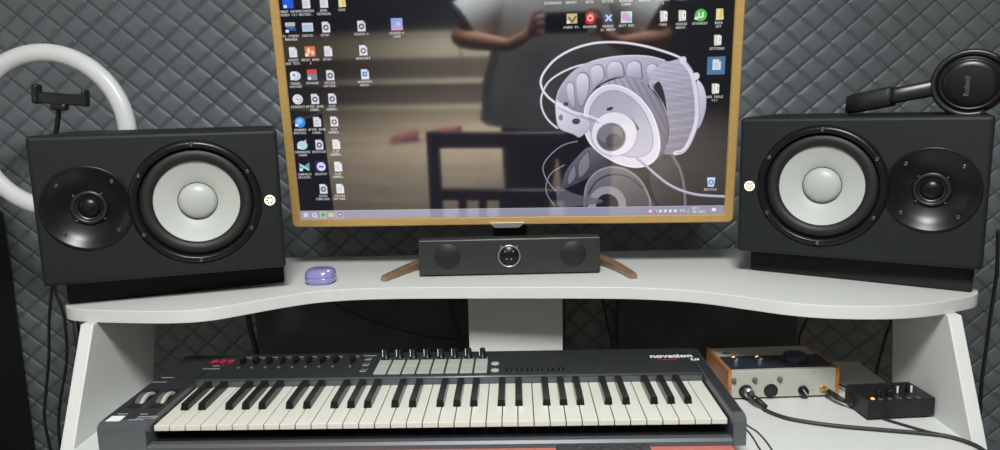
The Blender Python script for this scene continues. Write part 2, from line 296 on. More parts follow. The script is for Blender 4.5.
def quilted_wall():
    step = 0.0031; x0, x1, z0, z1 = -1.62, 1.62, 0.30, 1.93
    nx = int((x1-x0)/step)+1; nz = int((z1-z0)/step)+1
    X, Z = np.meshgrid(np.linspace(x0, x1, nx), np.linspace(z0, z1, nz))
    rng = np.random.RandomState(3)
    def wob(A, B, s, amp):
        out = 0
        for k in range(5):
            f = rng.uniform(.5, 1.5, 2)*s; ph = rng.uniform(0, 6.28); out = out+np.sin(A*f[0]*6.28+B*f[1]*6.28+ph)
        return out*amp/5
    XX = X+wob(X, Z, 1.3, 0.006); ZZ = Z+wob(X, Z, 1.1, 0.006)
    PW, PH = 0.0770, 0.0665
    U = XX/PW; V = ZZ/PH+0.01*U
    # two interleaved lattices of cells
    def cell(u, v):
        return np.abs(u-np.round(u)), np.abs(v-np.round(v))
    u1, v1 = cell(U, V); u2, v2 = cell(U+.5, V+.5)
    d1 = 0.5-(u1+v1); d2 = 0.5-(u2+v2)
    d = np.maximum(d1, d2); uu = np.where(d1 >= d2, u1, u2)
    d = d*0.054                                  # metres from the slanting seam
    e = (0.47-uu)*PW                              # metres from the upright corner seam
    dist = np.minimum(d, e)
    plate = np.clip((dist-0.0004)/0.0045, 0, 1)**0.7
    h = 0.0038*plate
    h += 0.0024*np.sin(np.clip(dist/0.024, 0, 1)*1.57)
    h += wob(X, Z, 9, 0.0006)+wob(X, Z, 23, 0.0003)
    co = np.stack([X, WALL_Y-h, Z], -1).reshape(-1, 3).astype(np.float32)
    me = bpy.data.meshes.new('wall_back')
    idx = np.arange(nx*nz).reshape(nz, nx)
    q = np.stack([idx[:-1, :-1], idx[:-1, 1:], idx[1:, 1:], idx[1:, :-1]], -1).reshape(-1, 4)
    me.vertices.add(len(co)); me.vertices.foreach_set('co', co.ravel())
    me.loops.add(q.size); me.loops.foreach_set('vertex_index', q.ravel().astype(np.int32))
    me.polygons.add(len(q)); me.polygons.foreach_set('loop_start', np.arange(0, q.size, 4, dtype=np.int32))
    me.polygons.foreach_set('use_smooth', np.ones(len(q), bool))
    me.update(calc_edges=True); me.validate()
    q_ = me.attributes.new('quilt', 'FLOAT_VECTOR', 'POINT'); q_.data.foreach_set('vector', np.stack([U, V, U*0+1], -1).astype(np.float32).ravel())
    bm = bmesh.new(); bm.from_mesh(me)
    def bx(a, b, c, d_, e_, f_):
        r = bmesh.ops.create_cube(bm, size=1)
        for v in r['verts']: v.co = Vector((a+(v.co.x+.5)*(b-a), c+(v.co.y+.5)*(d_-c), e_+(v.co.z+.5)*(f_-e_)))
    bx(-3.6, 2.6, WALL_Y+0.002, WALL_Y+0.06, 0, 2.6)
    for a, b, e_, f_ in ((-3.6, x0, 0, 2.6), (x1, 2.6, 0, 2.6), (x0, x1, 0, z0), (x0, x1, z1, 2.6)):
        bx(a, b, WALL_Y-0.005, WALL_Y+0.002, e_, f_)
    bm.to_mesh(me); bm.free()
    leather = mat('quilted_grey_leatherette', (0.140, 0.164, 0.178), 0.55, noise=0.10, nscale=9, bump=0.5, bscale=420)
    seam_nodes(leather); leather.node_tree.nodes['Principled BSDF'].inputs['Roughness'].default_value = 0.42
    return link('wall_back', me, leather)
structure(quilted_wall())

# ------------------------------------------------------------------ desk
SH = 0.951; DK = 0.75
desk = empty('studio_desk', (0, 1.25, 0), label='white laminate studio desk with wavy raised shelf on slanted side panels', cat='desk')
def W2(o):  # children are authored in world coordinates
    o.matrix_parent_inverse = Matrix.Translation(o.parent.location).inverted() if o.parent.rotation_euler.z == 0 else (Matrix.Translation(o.parent.location) @ Matrix.Rotation(o.parent.rotation_euler.z, 4, 'Z')).inverted()
    return o
front = [(-0.785, 1.262), (-0.779, 1.228), (-0.757, 1.205), (-0.715, 1.192), (-0.66, 1.183), (-0.60, 1.176), (-0.545, 1.176), (-0.50, 1.190), (-0.45, 1.226), (-0.40, 1.262), (-0.35, 1.288), (-0.28, 1.302), (-0.18, 1.303), (0.0, 1.291), (0.16, 1.278), (0.25, 1.264), (0.33, 1.236), (0.40, 1.190), (0.45, 1.155), (0.50, 1.133), (0.56, 1.122), (0.62, 1.121), (0.68, 1.133), (0.74, 1.158), (0.775, 1.178), (0.795, 1.205), (0.80, 1.24)]
fp = [(p.x, p.y) for p in spline([(x, y, 0) for x, y in front], 6)]
W2(MB().prism(fp+[(0.80, 1.60), (-0.785, 1.60)], SH-0.022, SH, bev=0.0010).build('raised_shelf', white_lam, desk))
W2(MB().box(-0.705, 0.705, 0.84, 1.417, DK-0.025, DK, bev=0.002).build('desktop', white_lam, desk))
for s in (-1, 1):
    m = Matrix(((0, 0, 1, 0), (1, 0, 0, 0), (0, 1, 0, 0), (0, 0, 0, 1)))  # (y,z,x) -> (x,y,z)
    xa, xb = (0.705, 0.727) if s > 0 else (-0.727, -0.705)
    fy = 0.045 if s < 0 else 0.0
    poly = [(1.135+fy, SH-0.022), (1.06+fy*.6, DK), (0.99, 0.60), (0.90, 0.02), (0.90, 0.0), (1.36, 0.0), (1.36, 0.60), (1.355, DK+0.0), (1.405, SH-0.022)] if s < 0 else \
           [(1.135, SH-0.022), (1.05, DK), (0.98, 0.60), (0.90, 0.02), (0.90, 0.0), (1.285, 0.0), (1.285, 0.60), (1.285, DK+0.0), (1.305, SH-0.022)]
    W2(MB().prism(poly, xa, xb, bev=0.0015, mtx=m).build('side_panel', white_lam, desk))
W2(MB().box(-0.083, 0.105, 1.40, 1.42, 0.20, SH-0.022, bev=0.002).build('centre_support', white_lam, desk))

# ------------------------------------------------------------------ studio monitors
def monitor(name, cx, cy, ang, s, label):
    """s=+1: woofer right of the tweeter"""
    root = empty(name, (cx, cy, 0.9968), ang, label=label, cat='speaker', group='pair of studio monitors')
    W, H, D = 0.39, 0.25, 0.334
    body = MB().box(-W/2, W/2, 0, D, 0, H, bev=0.007, seg=3).build('cabinet', black_vinyl, root)
    wx, wz, tx, tz = 0.054*s, 0.128, -0.1155*s, 0.128
    def cyl(x, z, r, dep):
        o = MB().lathe([(0, -dep), (r, -dep), (r, dep), (0, dep)], 64, at(x, 0, z, FRONT), smooth=False).build('cutter', None)
        o.location = (0, 0, 0); return o
    # cutters authored in the cabinet's own space
    cs = [cyl(wx, wz, 0.094, 0.05), cyl(tx, tz, 0.067, 0.035)]
    for c in cs: c.matrix_world = root.matrix_basis.copy()
    bpy.context.view_layer.update(); cut(body, cs)
    # woofer
    ring = MB().lathe([(0.094, -0.010), (0.094, 0.0), (0.0945, 0.004), (0.098, 0.0065), (0.104, 0.005), (0.108, 0.0), (0.108, -0.001)], 96, at(wx, 0, wz, FRONT)).build('woofer_ring', gloss_black, root)
    wring = ring
    sur = []
    for k in range(13):
        t = math.pi*k/12; sur.append((0.082+0.0115*math.cos(t), -0.009+0.0085*math.sin(t)))
    MB().lathe([(0.0945, -0.012)]+sur+[(0.070, -0.011)], 96, at(wx, 0, wz, FRONT)).build('woofer_surround', rubber, root)
    cone = MB().lathe([(0.0712, -0.0085), (0.069, -0.0095), (0.050, -0.0150), (0.033, -0.0200), (0.030, -0.022)], 96, at(wx, 0, wz, FRONT)).build('woofer_cone', cone_white, root)
    dc = [(0.0322, -0.0215), (0.0318, -0.0190)]+[(0.0305*math.cos(a), -0.0190+0.011*math.sin(a)) for a in [math.pi/2*k/8 for k in range(9)]]
    MB().lathe(dc, 64, at(wx, 0, wz, FRONT)).build('dust_cap', dome_grey, cone)
    MB().lathe([(0.0318, -0.0190), (0.0324, -0.0180), (0.0330, -0.0190)], 64, at(wx, 0, wz, FRONT)).build('dust_cap_seam', rubber, cone)
    for k in range(6):
        a = math.radians(90+60*k)
        MB().lathe([(0.0, 0.0075), (0.0012, 0.0075), (0.0014, 0.0088), (0.0032, 0.0088), (0.0038, 0.0075), (0.0038, 0.004)], 16, at(wx+0.1005*math.cos(a), 0, wz+0.1005*math.sin(a), FRONT)).build('screw', screw_metal, wring)
    # tweeter waveguide
    guide = MB().lathe([(0.0715, -0.001), (0.0715, 0.0012), (0.069, 0.0022), (0.066, 0.001), (0.058, -0.005), (0.045, -0.0105), (0.032, -0.0145), (0.0275, -0.0155)], 96, at(tx, 0, tz, FRONT)).build('tweeter_waveguide', gloss_black, root)
    MB().lathe([(0.0285, -0.017), (0.0285, -0.011), (0.026, -0.009), (0.0225, -0.010), (0.0215, -0.0135), (0.018, -0.0145)], 64, at(tx, 0, tz, FRONT)).build('tweeter_mount', black_plastic, root)
    MB().lathe([(0.0185, -0.0150)]+[(0.0165*math.cos(a), -0.0140+0.008*math.sin(a)) for a in [math.pi/2*k/8 for k in range(9)]], 48, at(tx, 0, tz, FRONT)).build('tweeter_dome', gloss_black, root)
    for k in range(4):
        a = math.radians(45+90*k+(2 if s > 0 else -2))
        MB().lathe([(0.0, -0.004), (0.0012, -0.004), (0.0014, -0.0018), (0.0030, -0.0018), (0.0036, -0.003), (0.0036, -0.008)], 16, at(tx+0.0585*math.cos(a), 0, tz+0.0585*math.sin(a), FRONT)).build('screw', screw_metal, guide)
        MB().lathe([(0.0, -0.0095), (0.0018, -0.0095), (0.0022, -0.011), (0.0022, -0.015)], 12, at(tx+0.030*math.cos(a), 0, tz+0.030*math.sin(a), FRONT)).build('tweeter_screw', screw_metal, root)
    # lit emblem: ring with three crossed forks
    ex_, ez_ = 0.175*s, 0.1245
    MB().lathe([(0.0, 0.0002), (0.0098, 0.0002), (0.0102, 0.001), (0.0112, 0.001), (0.0115, 0.0)], 40, at(ex_, 0, ez_, FRONT)).build('emblem_base', gloss_black, root)
    g = MB().lathe([(0.0072, 0.0008), (0.0072, 0.0018), (0.0092, 0.0018), (0.0092, 0.0008)], 40, at(ex_, 0, ez_, FRONT))
    for k in range(3):
        R_ = at(ex_, 0, ez_, FRONT @ Matrix.Rotation(math.radians(90+60*k), 4, 'Z'))
        g.box(-0.0072, 0.0072, -0.0008, 0.0008, 0.0008, 0.0019, 0, rot=R_)
        for sgn in (-1, 1):
            g.box(0.0050 if sgn > 0 else -0.0068, 0.0068 if sgn > 0 else -0.0050, -0.0019, -0.0008, 0.0008, 0.0018, 0, rot=R_)
            g.box(0.0050 if sgn > 0 else -0.0068, 0.0068 if sgn > 0 else -0.0050, 0.0008, 0.0019, 0.0008, 0.0018, 0, rot=R_)
    o = g.build('emblem', warm_led, root); o['label'] = 'lit warm white emblem of three crossed tuning forks'
    return root
monitor('studio_monitor', -0.591, 1.230, 0.31, 1, 'black studio monitor lying on its side, left of the big screen')
monitor('studio_monitor', 0.600, 1.2544, -0.5325, -1, 'black studio monitor lying on its side under the headphones, right of the big screen')

def wedge(cx, cy, ang, L, D, label):
    r = empty('foam_isolation_pad', (cx, cy, SH), ang, label=label, cat='speaker pad', group='foam pads under the studio monitors')
    for a, b in ((0, 1.0),):
        MB().box(-L/2+L*a, -L/2+L*b, 0, D, 0.0, 0.0450, bev=0.004).build('foam_block', foam, r)
    return r
wedge(-0.604, 1.2965, 0.388, 0.367, 0.27, 'long black foam pad lying under the left studio monitor')
wedge(0.6225, 1.288, -0.5813, 0.365, 0.27, 'long black foam pad lying under the right studio monitor')

# ------------------------------------------------------------------ big screen
TVA, TVT = -0.0576, 0.0987
TK = 0.965
tv = empty('computer_display', (0.0008, 1.423, 1.0445), TVA, label='large gold-framed display showing a desktop with a headphones wallpaper', cat='monitor')
TM = Matrix.Rotation(TVT, 4, 'X')  # tips the top towards the viewer (x, depth, up)
def tvp(o): o.data.transform(Matrix.Scale(TK, 4) @ TM); return o
TF = Matrix.Translation((0, 0.0517, -0.0085))
TW, TH = 0.908, 0.523
fr = MB()
outer = rrect(-TW/2, TW/2, 0, TH, 0.010); inner = rrect(-0.435, 0.435, 0.017, 0.506, 0.001)
t = bmesh.new()
lo = [[t.verts.new((x, yy, z)) for x, z in ring] for ring, yy in ((outer, 0.030), (outer, 0.002), (rrect(-TW/2+.002, TW/2-.002, .002, TH-.002, 0.009), 0.0), (rrect(-.437, .437, .015, .508, .001), -0.0), (inner, 0.004), (inner, 0.012))]
for A, B in zip(lo, lo[1:]):
    for i in range(len(A)):
        j = (i+1) % len(A); t.faces.new((A[i], A[j], B[j], B[i]))
bmesh.ops.recalc_face_normals(t, faces=list(t.faces)); fr.add(t)
tvp(fr.build('frame', gold, tv))
tvp(MB().box(-0.445, 0.445, 0.006, 0.034, 0.008, 0.515, bev=0.004).box(-0.28, 0.28, 0.03, 0.062, 0.05, 0.36, bev=0.012).build('rear_housing', black_plastic, tv))
tvp(MB().prism([(-0.031, 0), (-0.036, 0.006), (0.036, 0.006), (0.031, 0), (0.024, -0.0055), (-0.024, -0.0055)], -0.004, 0.012, 0.0008, mtx=Matrix(((1, 0, 0, -0.003), (0, 0, 1, 0), (0, 1, 0, 0), (0, 0, 0, 1)))).build('lower_badge', silver, tv))
MB().box(-0.038, 0.034, 0.024, 0.044, -0.055, 0.08, bev=0.004, rot=TF).build('stand_neck', black_plastic, tv)
for s, p in ((-1, [(-0.2370, -0.134), (-0.205, -0.055), (-0.172, 0.005), (-0.125, 0.050), (-0.06, 0.066), (0.0, 0.068)]), (1, [(0.2390, -0.126), (0.212, -0.045), (0.185, 0.005), (0.14, 0.048), (0.08, 0.066), (0.03, 0.068)])):
    q = spline([(x, y, 0) for x, y in p], 5); t = bmesh.new(); rings = []
    for i, v in enumerate(q):
        f_ = i/(len(q)-1); d_ = (q[min(i+1, len(q)-1)]-q[max(i-1, 0)]).normalized(); nn = Vector((-d_.y, d_.x, 0)); wd = 0.0065+0.004*min(1, f_*3); zb = -0.0842+0.004*f_; zt = -0.0742+0.010*min(1, f_*2)
        rings.append([t.verts.new((v.x+nn.x*a*wd, v.y+nn.y*a*wd, b)) for a, b in ((-1, zb), (1, zb), (1, zt-.002), (.7, zt), (-.7, zt), (-1, zt-.002))])
    for A, B in zip(rings, rings[1:]):
        for k in range(6): t.faces.new((A[k], A[(k+1) % 6], B[(k+1) % 6], B[k]))
    t.faces.new(rings[0]); t.faces.new(rings[-1][::-1]); bmesh.ops.recalc_face_normals(t, faces=list(t.faces))
    MB().add(t, TF).build('stand_foot', bronze, tv)
MB().box(-0.010, 0.050, 0.052, 0.080, -0.084, -0.060, bev=0.003, rot=TF).box(-0.008, 0.050, 0.030, 0.070, -0.066, -0.045, bev=0.003, rot=TF).build('stand_hub', black_plastic, tv)
# ---- what the display shows (it gives off its own light), rasterised onto a fine grid of screen cells
SW, SHH = 960, 540
img = np.zeros((SHH, SW, 3), np.float32)
yy, xx = np.mgrid[0:SHH, 0:SW].astype(np.float32)
img[:] = (16, 15, 22)
# dark table the headphones stand on
hz = 300+0*xx
f = np.clip((yy-hz)/60, 0, 1)[..., None]
img += f*np.array([10, 10, 12]); img += np.clip((xx-760)/200, 0, 1)[..., None]*f*np.array([10, 12, 14])
def blend(mask, col, a=1.0, ys=slice(None), xs=slice(None)):
    m = np.clip(mask, 0, 1)[..., None]*a; img[ys, xs] = img[ys, xs]*(1-m)+np.array(col, np.float32)*m
def S_(px, py): return (1164+(px-553)*4.42, 548+(py-104)*4.42)
def H(pts): return [(x/2, y/2) for x, y in pts]
def smooth_closed(P, sub=5):
    n = len(P); out = []
    for i in range(n):
        p0, p1, p2, p3 = [np.array(P[(i+k-1) % n], float) for k in range(4)]
        for k in range(sub):
            t = k/sub; out.append(0.5*((2*p1)+(-p0+p2)*t+(2*p0-5*p1+4*p2-p3)*t*t+(-p0+3*p1-3*p2+p3)*t**3))
    return out
def polymask(P, soft=0.0):
    P = np.array(P, float); x0 = int(max(P[:, 0].min()-3, 0)); x1 = int(min(P[:, 0].max()+4, SW)); y0 = int(max(P[:, 1].min()-3, 0)); y1 = int(min(P[:, 1].max()+4, SHH))
    acc = np.zeros((y1-y0, x1-x0), np.float32); gy, gx = np.mgrid[y0:y1, x0:x1].astype(float)
    for oy in (.25, .75):
        for ox in (.25, .75):
            X_ = gx+ox-.5; Y_ = gy+oy-.5; ins = np.zeros_like(acc, bool)
            for i in range(len(P)):
                xa, ya = P[i-1]; xb, yb = P[i]
                if ya == yb: continue
                c = ((ya > Y_) != (yb > Y_)) & (X_ < (xb-xa)*(Y_-ya)/(yb-ya)+xa); ins ^= c
            acc += ins*.25
    return acc, slice(y0, y1), slice(x0, x1)
def poly(pts, col, a=1.0, smooth=True):
    P = H(pts); P = smooth_closed(P) if smooth else P
    m, ys, xs = polymask(P); blend(m, col, a, ys, xs); return m, ys, xs
def gradpoly(pts, c0, c1, ang=90, a=1.0):
    P = smooth_closed(H(pts)); m, ys, xs = polymask(P); A = np.array(P); d = np.array([math.cos(math.radians(ang)), math.sin(math.radians(ang))])
    pr = A@d; gy, gx = np.mgrid[ys, xs]; t = np.clip(((gx*d[0]+gy*d[1])-pr.min())/(pr.max()-pr.min()), 0, 1)[..., None]
    col = np.array(c0)*(1-t)+np.array(c1)*t; mm = m[..., None]*a; img[ys, xs] = img[ys, xs]*(1-mm)+col*mm
def stroke(pts, w, col, a=1.0, sm=True):
    P = [np.array(p) for p in H(pts)]
    if sm: P = [np.array((v.x, v.y)) for v in spline([(p[0], p[1], 0) for p in P], 5)]
    A = np.array(P); x0 = int(max(A[:, 0].min()-w-2, 0)); x1 = int(min(A[:, 0].max()+w+3, SW)); y0 = int(max(A[:, 1].min()-w-2, 0)); y1 = int(min(A[:, 1].max()+w+3, SHH))
    gy, gx = np.mgrid[y0:y1, x0:x1].astype(float); best = np.full(gx.shape, 1e9)
    for p, q in zip(P, P[1:]):
        v = q-p; L = v@v
        if L < 1e-9: continue
        t = np.clip(((gx-p[0])*v[0]+(gy-p[1])*v[1])/L, 0, 1); best = np.minimum(best, np.hypot(gx-p[0]-t*v[0], gy-p[1]-t*v[1]))
    blend(np.clip(w/2+.5-best, 0, 1), col, a, slice(y0, y1), slice(x0, x1))
def ell(c, px, py, col, a=1.0, ring=None):
    cx, cy = c[0]/2, c[1]/2; ux, uy = px[0]/2-cx, px[1]/2-cy; vx, vy = py[0]/2-cx, py[1]/2-cy; R_ = int(max(math.hypot(ux, uy), math.hypot(vx, vy))+4)
    y0, y1, x0, x1 = max(int(cy)-R_, 0), min(int(cy)+R_, SHH), max(int(cx)-R_, 0), min(int(cx)+R_, SW)
    gy, gx = np.mgrid[y0:y1, x0:x1].astype(float); det = ux*vy-uy*vx; dx = gx-cx; dy = gy-cy
    s_ = (dx*vy-dy*vx)/det; t_ = (-dx*uy+dy*ux)/det; r_ = np.hypot(s_, t_); k = math.hypot(ux, uy)
    m = np.clip((1-r_)*k+.5, 0, 1) if ring is None else np.clip(ring/2-np.abs((1-r_)*k)+.5, 0, 1)
    blend(m, col, a, slice(y0, y1), slice(x0, x1))
def shade_lines(mask3, n, ang, col, a, wl):
    m, ys, xs = mask3; gy, gx = np.mgrid[ys, xs]; d = gx*math.cos(ang)+gy*math.sin(ang)
    blend(m*np.clip(np.sin(d*6.28/wl)*1.2, 0, 1), col, a, ys, xs)
# mirror image on the glossy table
stroke(TR['m_wa'], 2.4, (150, 148, 165)); stroke(TR['m_wb'], 2.2, (150, 148, 165))
gradpoly(TR['m_band'], (112, 112, 125), (62, 62, 74), 60)
for r_ in TR['m_ribs']: poly(r_, (150, 150, 165), .6); stroke(r_+r_[:1], 1.5, (40, 40, 50), .8)
gradpoly(TR['m_cush'], (70, 70, 80), (38, 38, 44), 40)
gradpoly(TR['m_disc'], (122, 120, 130), (70, 68, 76), 70); stroke(TR['m_disc'][:8], 4, (165, 165, 180), .8); stroke([(p[0]+10, p[1]+34) for p in TR['m_disc'][1:6]], 3, (38, 36, 42), .8)
ell(*TR['m_hub'], (150, 150, 160)); c_, a_, b_ = TR['m_hub']; ell(c_, ((a_[0]+c_[0])/2+8, a_[1]), (b_[0], (b_[1]+c_[1])/2-8), (36, 34, 40))
poly(TR['m_yoke'], (104, 104, 116), .8); stroke(TR['m_rim'], 6, (130, 130, 145), .8)
# headphones
stroke(TR['wire_b'], 4.4, (205, 203, 222)); stroke(TR['wire_b'], 1.6, (240, 240, 250), .7)
gradpoly(TR['band'], (196, 194, 216), (120, 118, 138), 80); stroke(TR['band'][:9], 2.6, (222, 220, 236)); stroke(TR['band'][:5], 1.4, (150, 110, 120), .5)
for r_ in TR['ribs']:
    poly(r_, (112, 110, 130), .9); gradpoly([(x*0.88+0.12*np.mean([p[0] for p in r_])-2, y*0.92+0.08*np.mean([p[1] for p in r_])) for x, y in r_], (222, 221, 238), (160, 158, 180), 80)
gradpoly(TR['cush_r'], (190, 188, 208), (134, 132, 150), 60)
mk = polymask(smooth_closed(H(TR['cush_r']))); shade_lines(mk, 0, 1.75, (110, 108, 126), .18, 9.3); shade_lines(mk, 0, 1.45, (232, 230, 245), .15, 17.7)
poly(TR['hole_r'], (44, 42, 52)); stroke(TR['hole_r']+TR['hole_r'][:1], 2, (200, 198, 215), .6)
gradpoly(TR['cap_r'], (226, 225, 240), (176, 174, 195), 40); stroke(TR['rim_r'], 9.5, (222, 220, 238)); stroke([(x+9, y) for x, y in TR['rim_r']], 2, (150, 148, 168), .7)
for k_ in TR['knob_r']: ell(k_, (k_[0]+14, k_[1]), (k_[0], k_[1]+16), (225, 224, 240))
gradpoly(TR['cush_l'], (176, 174, 194), (108, 106, 124), 45)
mk = polymask(smooth_closed(H(TR['cush_l']))); shade_lines(mk, 0, -0.5, (84, 82, 98), .30, 12.1)
stroke(TR['wire_a'], 5.2, (214, 212, 230)); stroke(TR['wire_a'], 1.8, (246, 246, 252), .8)
gradpoly(TR['disc'], (214, 213, 230), (232, 231, 246), 40); stroke(TR['disc']+TR['disc'][:1], 3.2, (244, 244, 252))
gradpoly(TR['grille'], (172, 170, 190), (212, 210, 228), 50); stroke(TR['grille']+TR['grille'][:1], 1.8, (140, 138, 158), .8)
mk = polymask(smooth_closed(H(TR['grille']))); shade_lines(mk, 0, .7, (150, 148, 168), .35, 3.4)
for r_ in TR['slots']: poly(r_, (34, 32, 38))
ell(*TR['hub'], (232, 231, 245)); ell(*TR['hub'], (166, 164, 184), .9, ring=2.2)
ell(*TR['hub2'], (96, 94, 104)); ell(*TR['hub2'], (190, 188, 205), .8, ring=2)
c_, a_, b_ = TR['hub2']; ell((c_[0]-6, c_[1]-14), (a_[0]-14, a_[1]-14), (b_[0]-6, b_[1]-34), (150, 148, 158), .55); ell((c_[0]+12, c_[1]+16), (a_[0]-16, a_[1]+16), (b_[0]+12, b_[1]-14), (60, 58, 66), .6)
gradpoly(TR['yoke'], (232, 231, 244), (190, 188, 206), 60); ell(S_(566, 111), S_(568.5, 111), S_(566, 113), (40, 38, 46)); ell(S_(576, 128), S_(580, 128), S_(576, 131), (60, 58, 68)); ell(S_(561, 124), S_(563, 124), S_(561, 127), (120, 118, 134)); stroke(TR['yoke']+TR['yoke'][:1], 1.4, (130, 128, 146), .7); stroke(TR['arm'], 3.4, (236, 235, 248)); stroke([(x+4, y+16) for x, y in TR['arm']], 1.6, (120, 118, 136), .8)
stroke(TR['cable'], 5.6, (168, 166, 186)); stroke([(x, y-3) for x, y in TR['cable']], 1.8, (226, 224, 240), .8)
# desktop icons
G5 = {'A': '25755', 'B': '65656', 'C': '34443', 'D': '65556', 'E': '74647', 'F': '74644', 'G': '34553', 'H': '55755', 'I': '72227', 'K': '55655', 'L': '44447', 'M': '57755', 'N': '65555', 'O': '25552', 'P': '65644', 'R': '65655', 'S': '34216', 'T': '72222', 'U': '55557', 'V': '55552', 'W': '55775', 'X': '55255', 'Y': '55222', '0': '75557', '1': '26227', '2': '61247', '3': '61216', '.': '00002', '-': '00700', '(': '24442', ')': '21112', ' ': '00000', ':': '02020', '9': '75716', '5': '74616', '6': '34757', '7': '71122'}
def word(s, cx, cy, col=(228, 228, 232)):
    s = s.upper(); w_ = len(s)*4; x = int(cx/2-w_/2); y = int(cy/2)
    for ch in s:
        for r_, row in enumerate(G5.get(ch, '00000')):
            b_ = int(row)
            for k in range(3):
                if b_ & (4 >> k):
                    a, b = y+r_, x+k
                    if 0 <= a < SHH and 0 <= b < SW: img[a, b] = img[a, b]*.1+np.array(col)*.9
        x += 4
def rect(x0, y0, x1, y1, col, a=1.0):
    ys = slice(max(int(y0/2), 0), int(y1/2)); xs = slice(max(int(x0/2), 0), min(int(x1/2), SW)); img[ys, xs] = img[ys, xs]*(1-a)+np.array(col, np.float32)*a
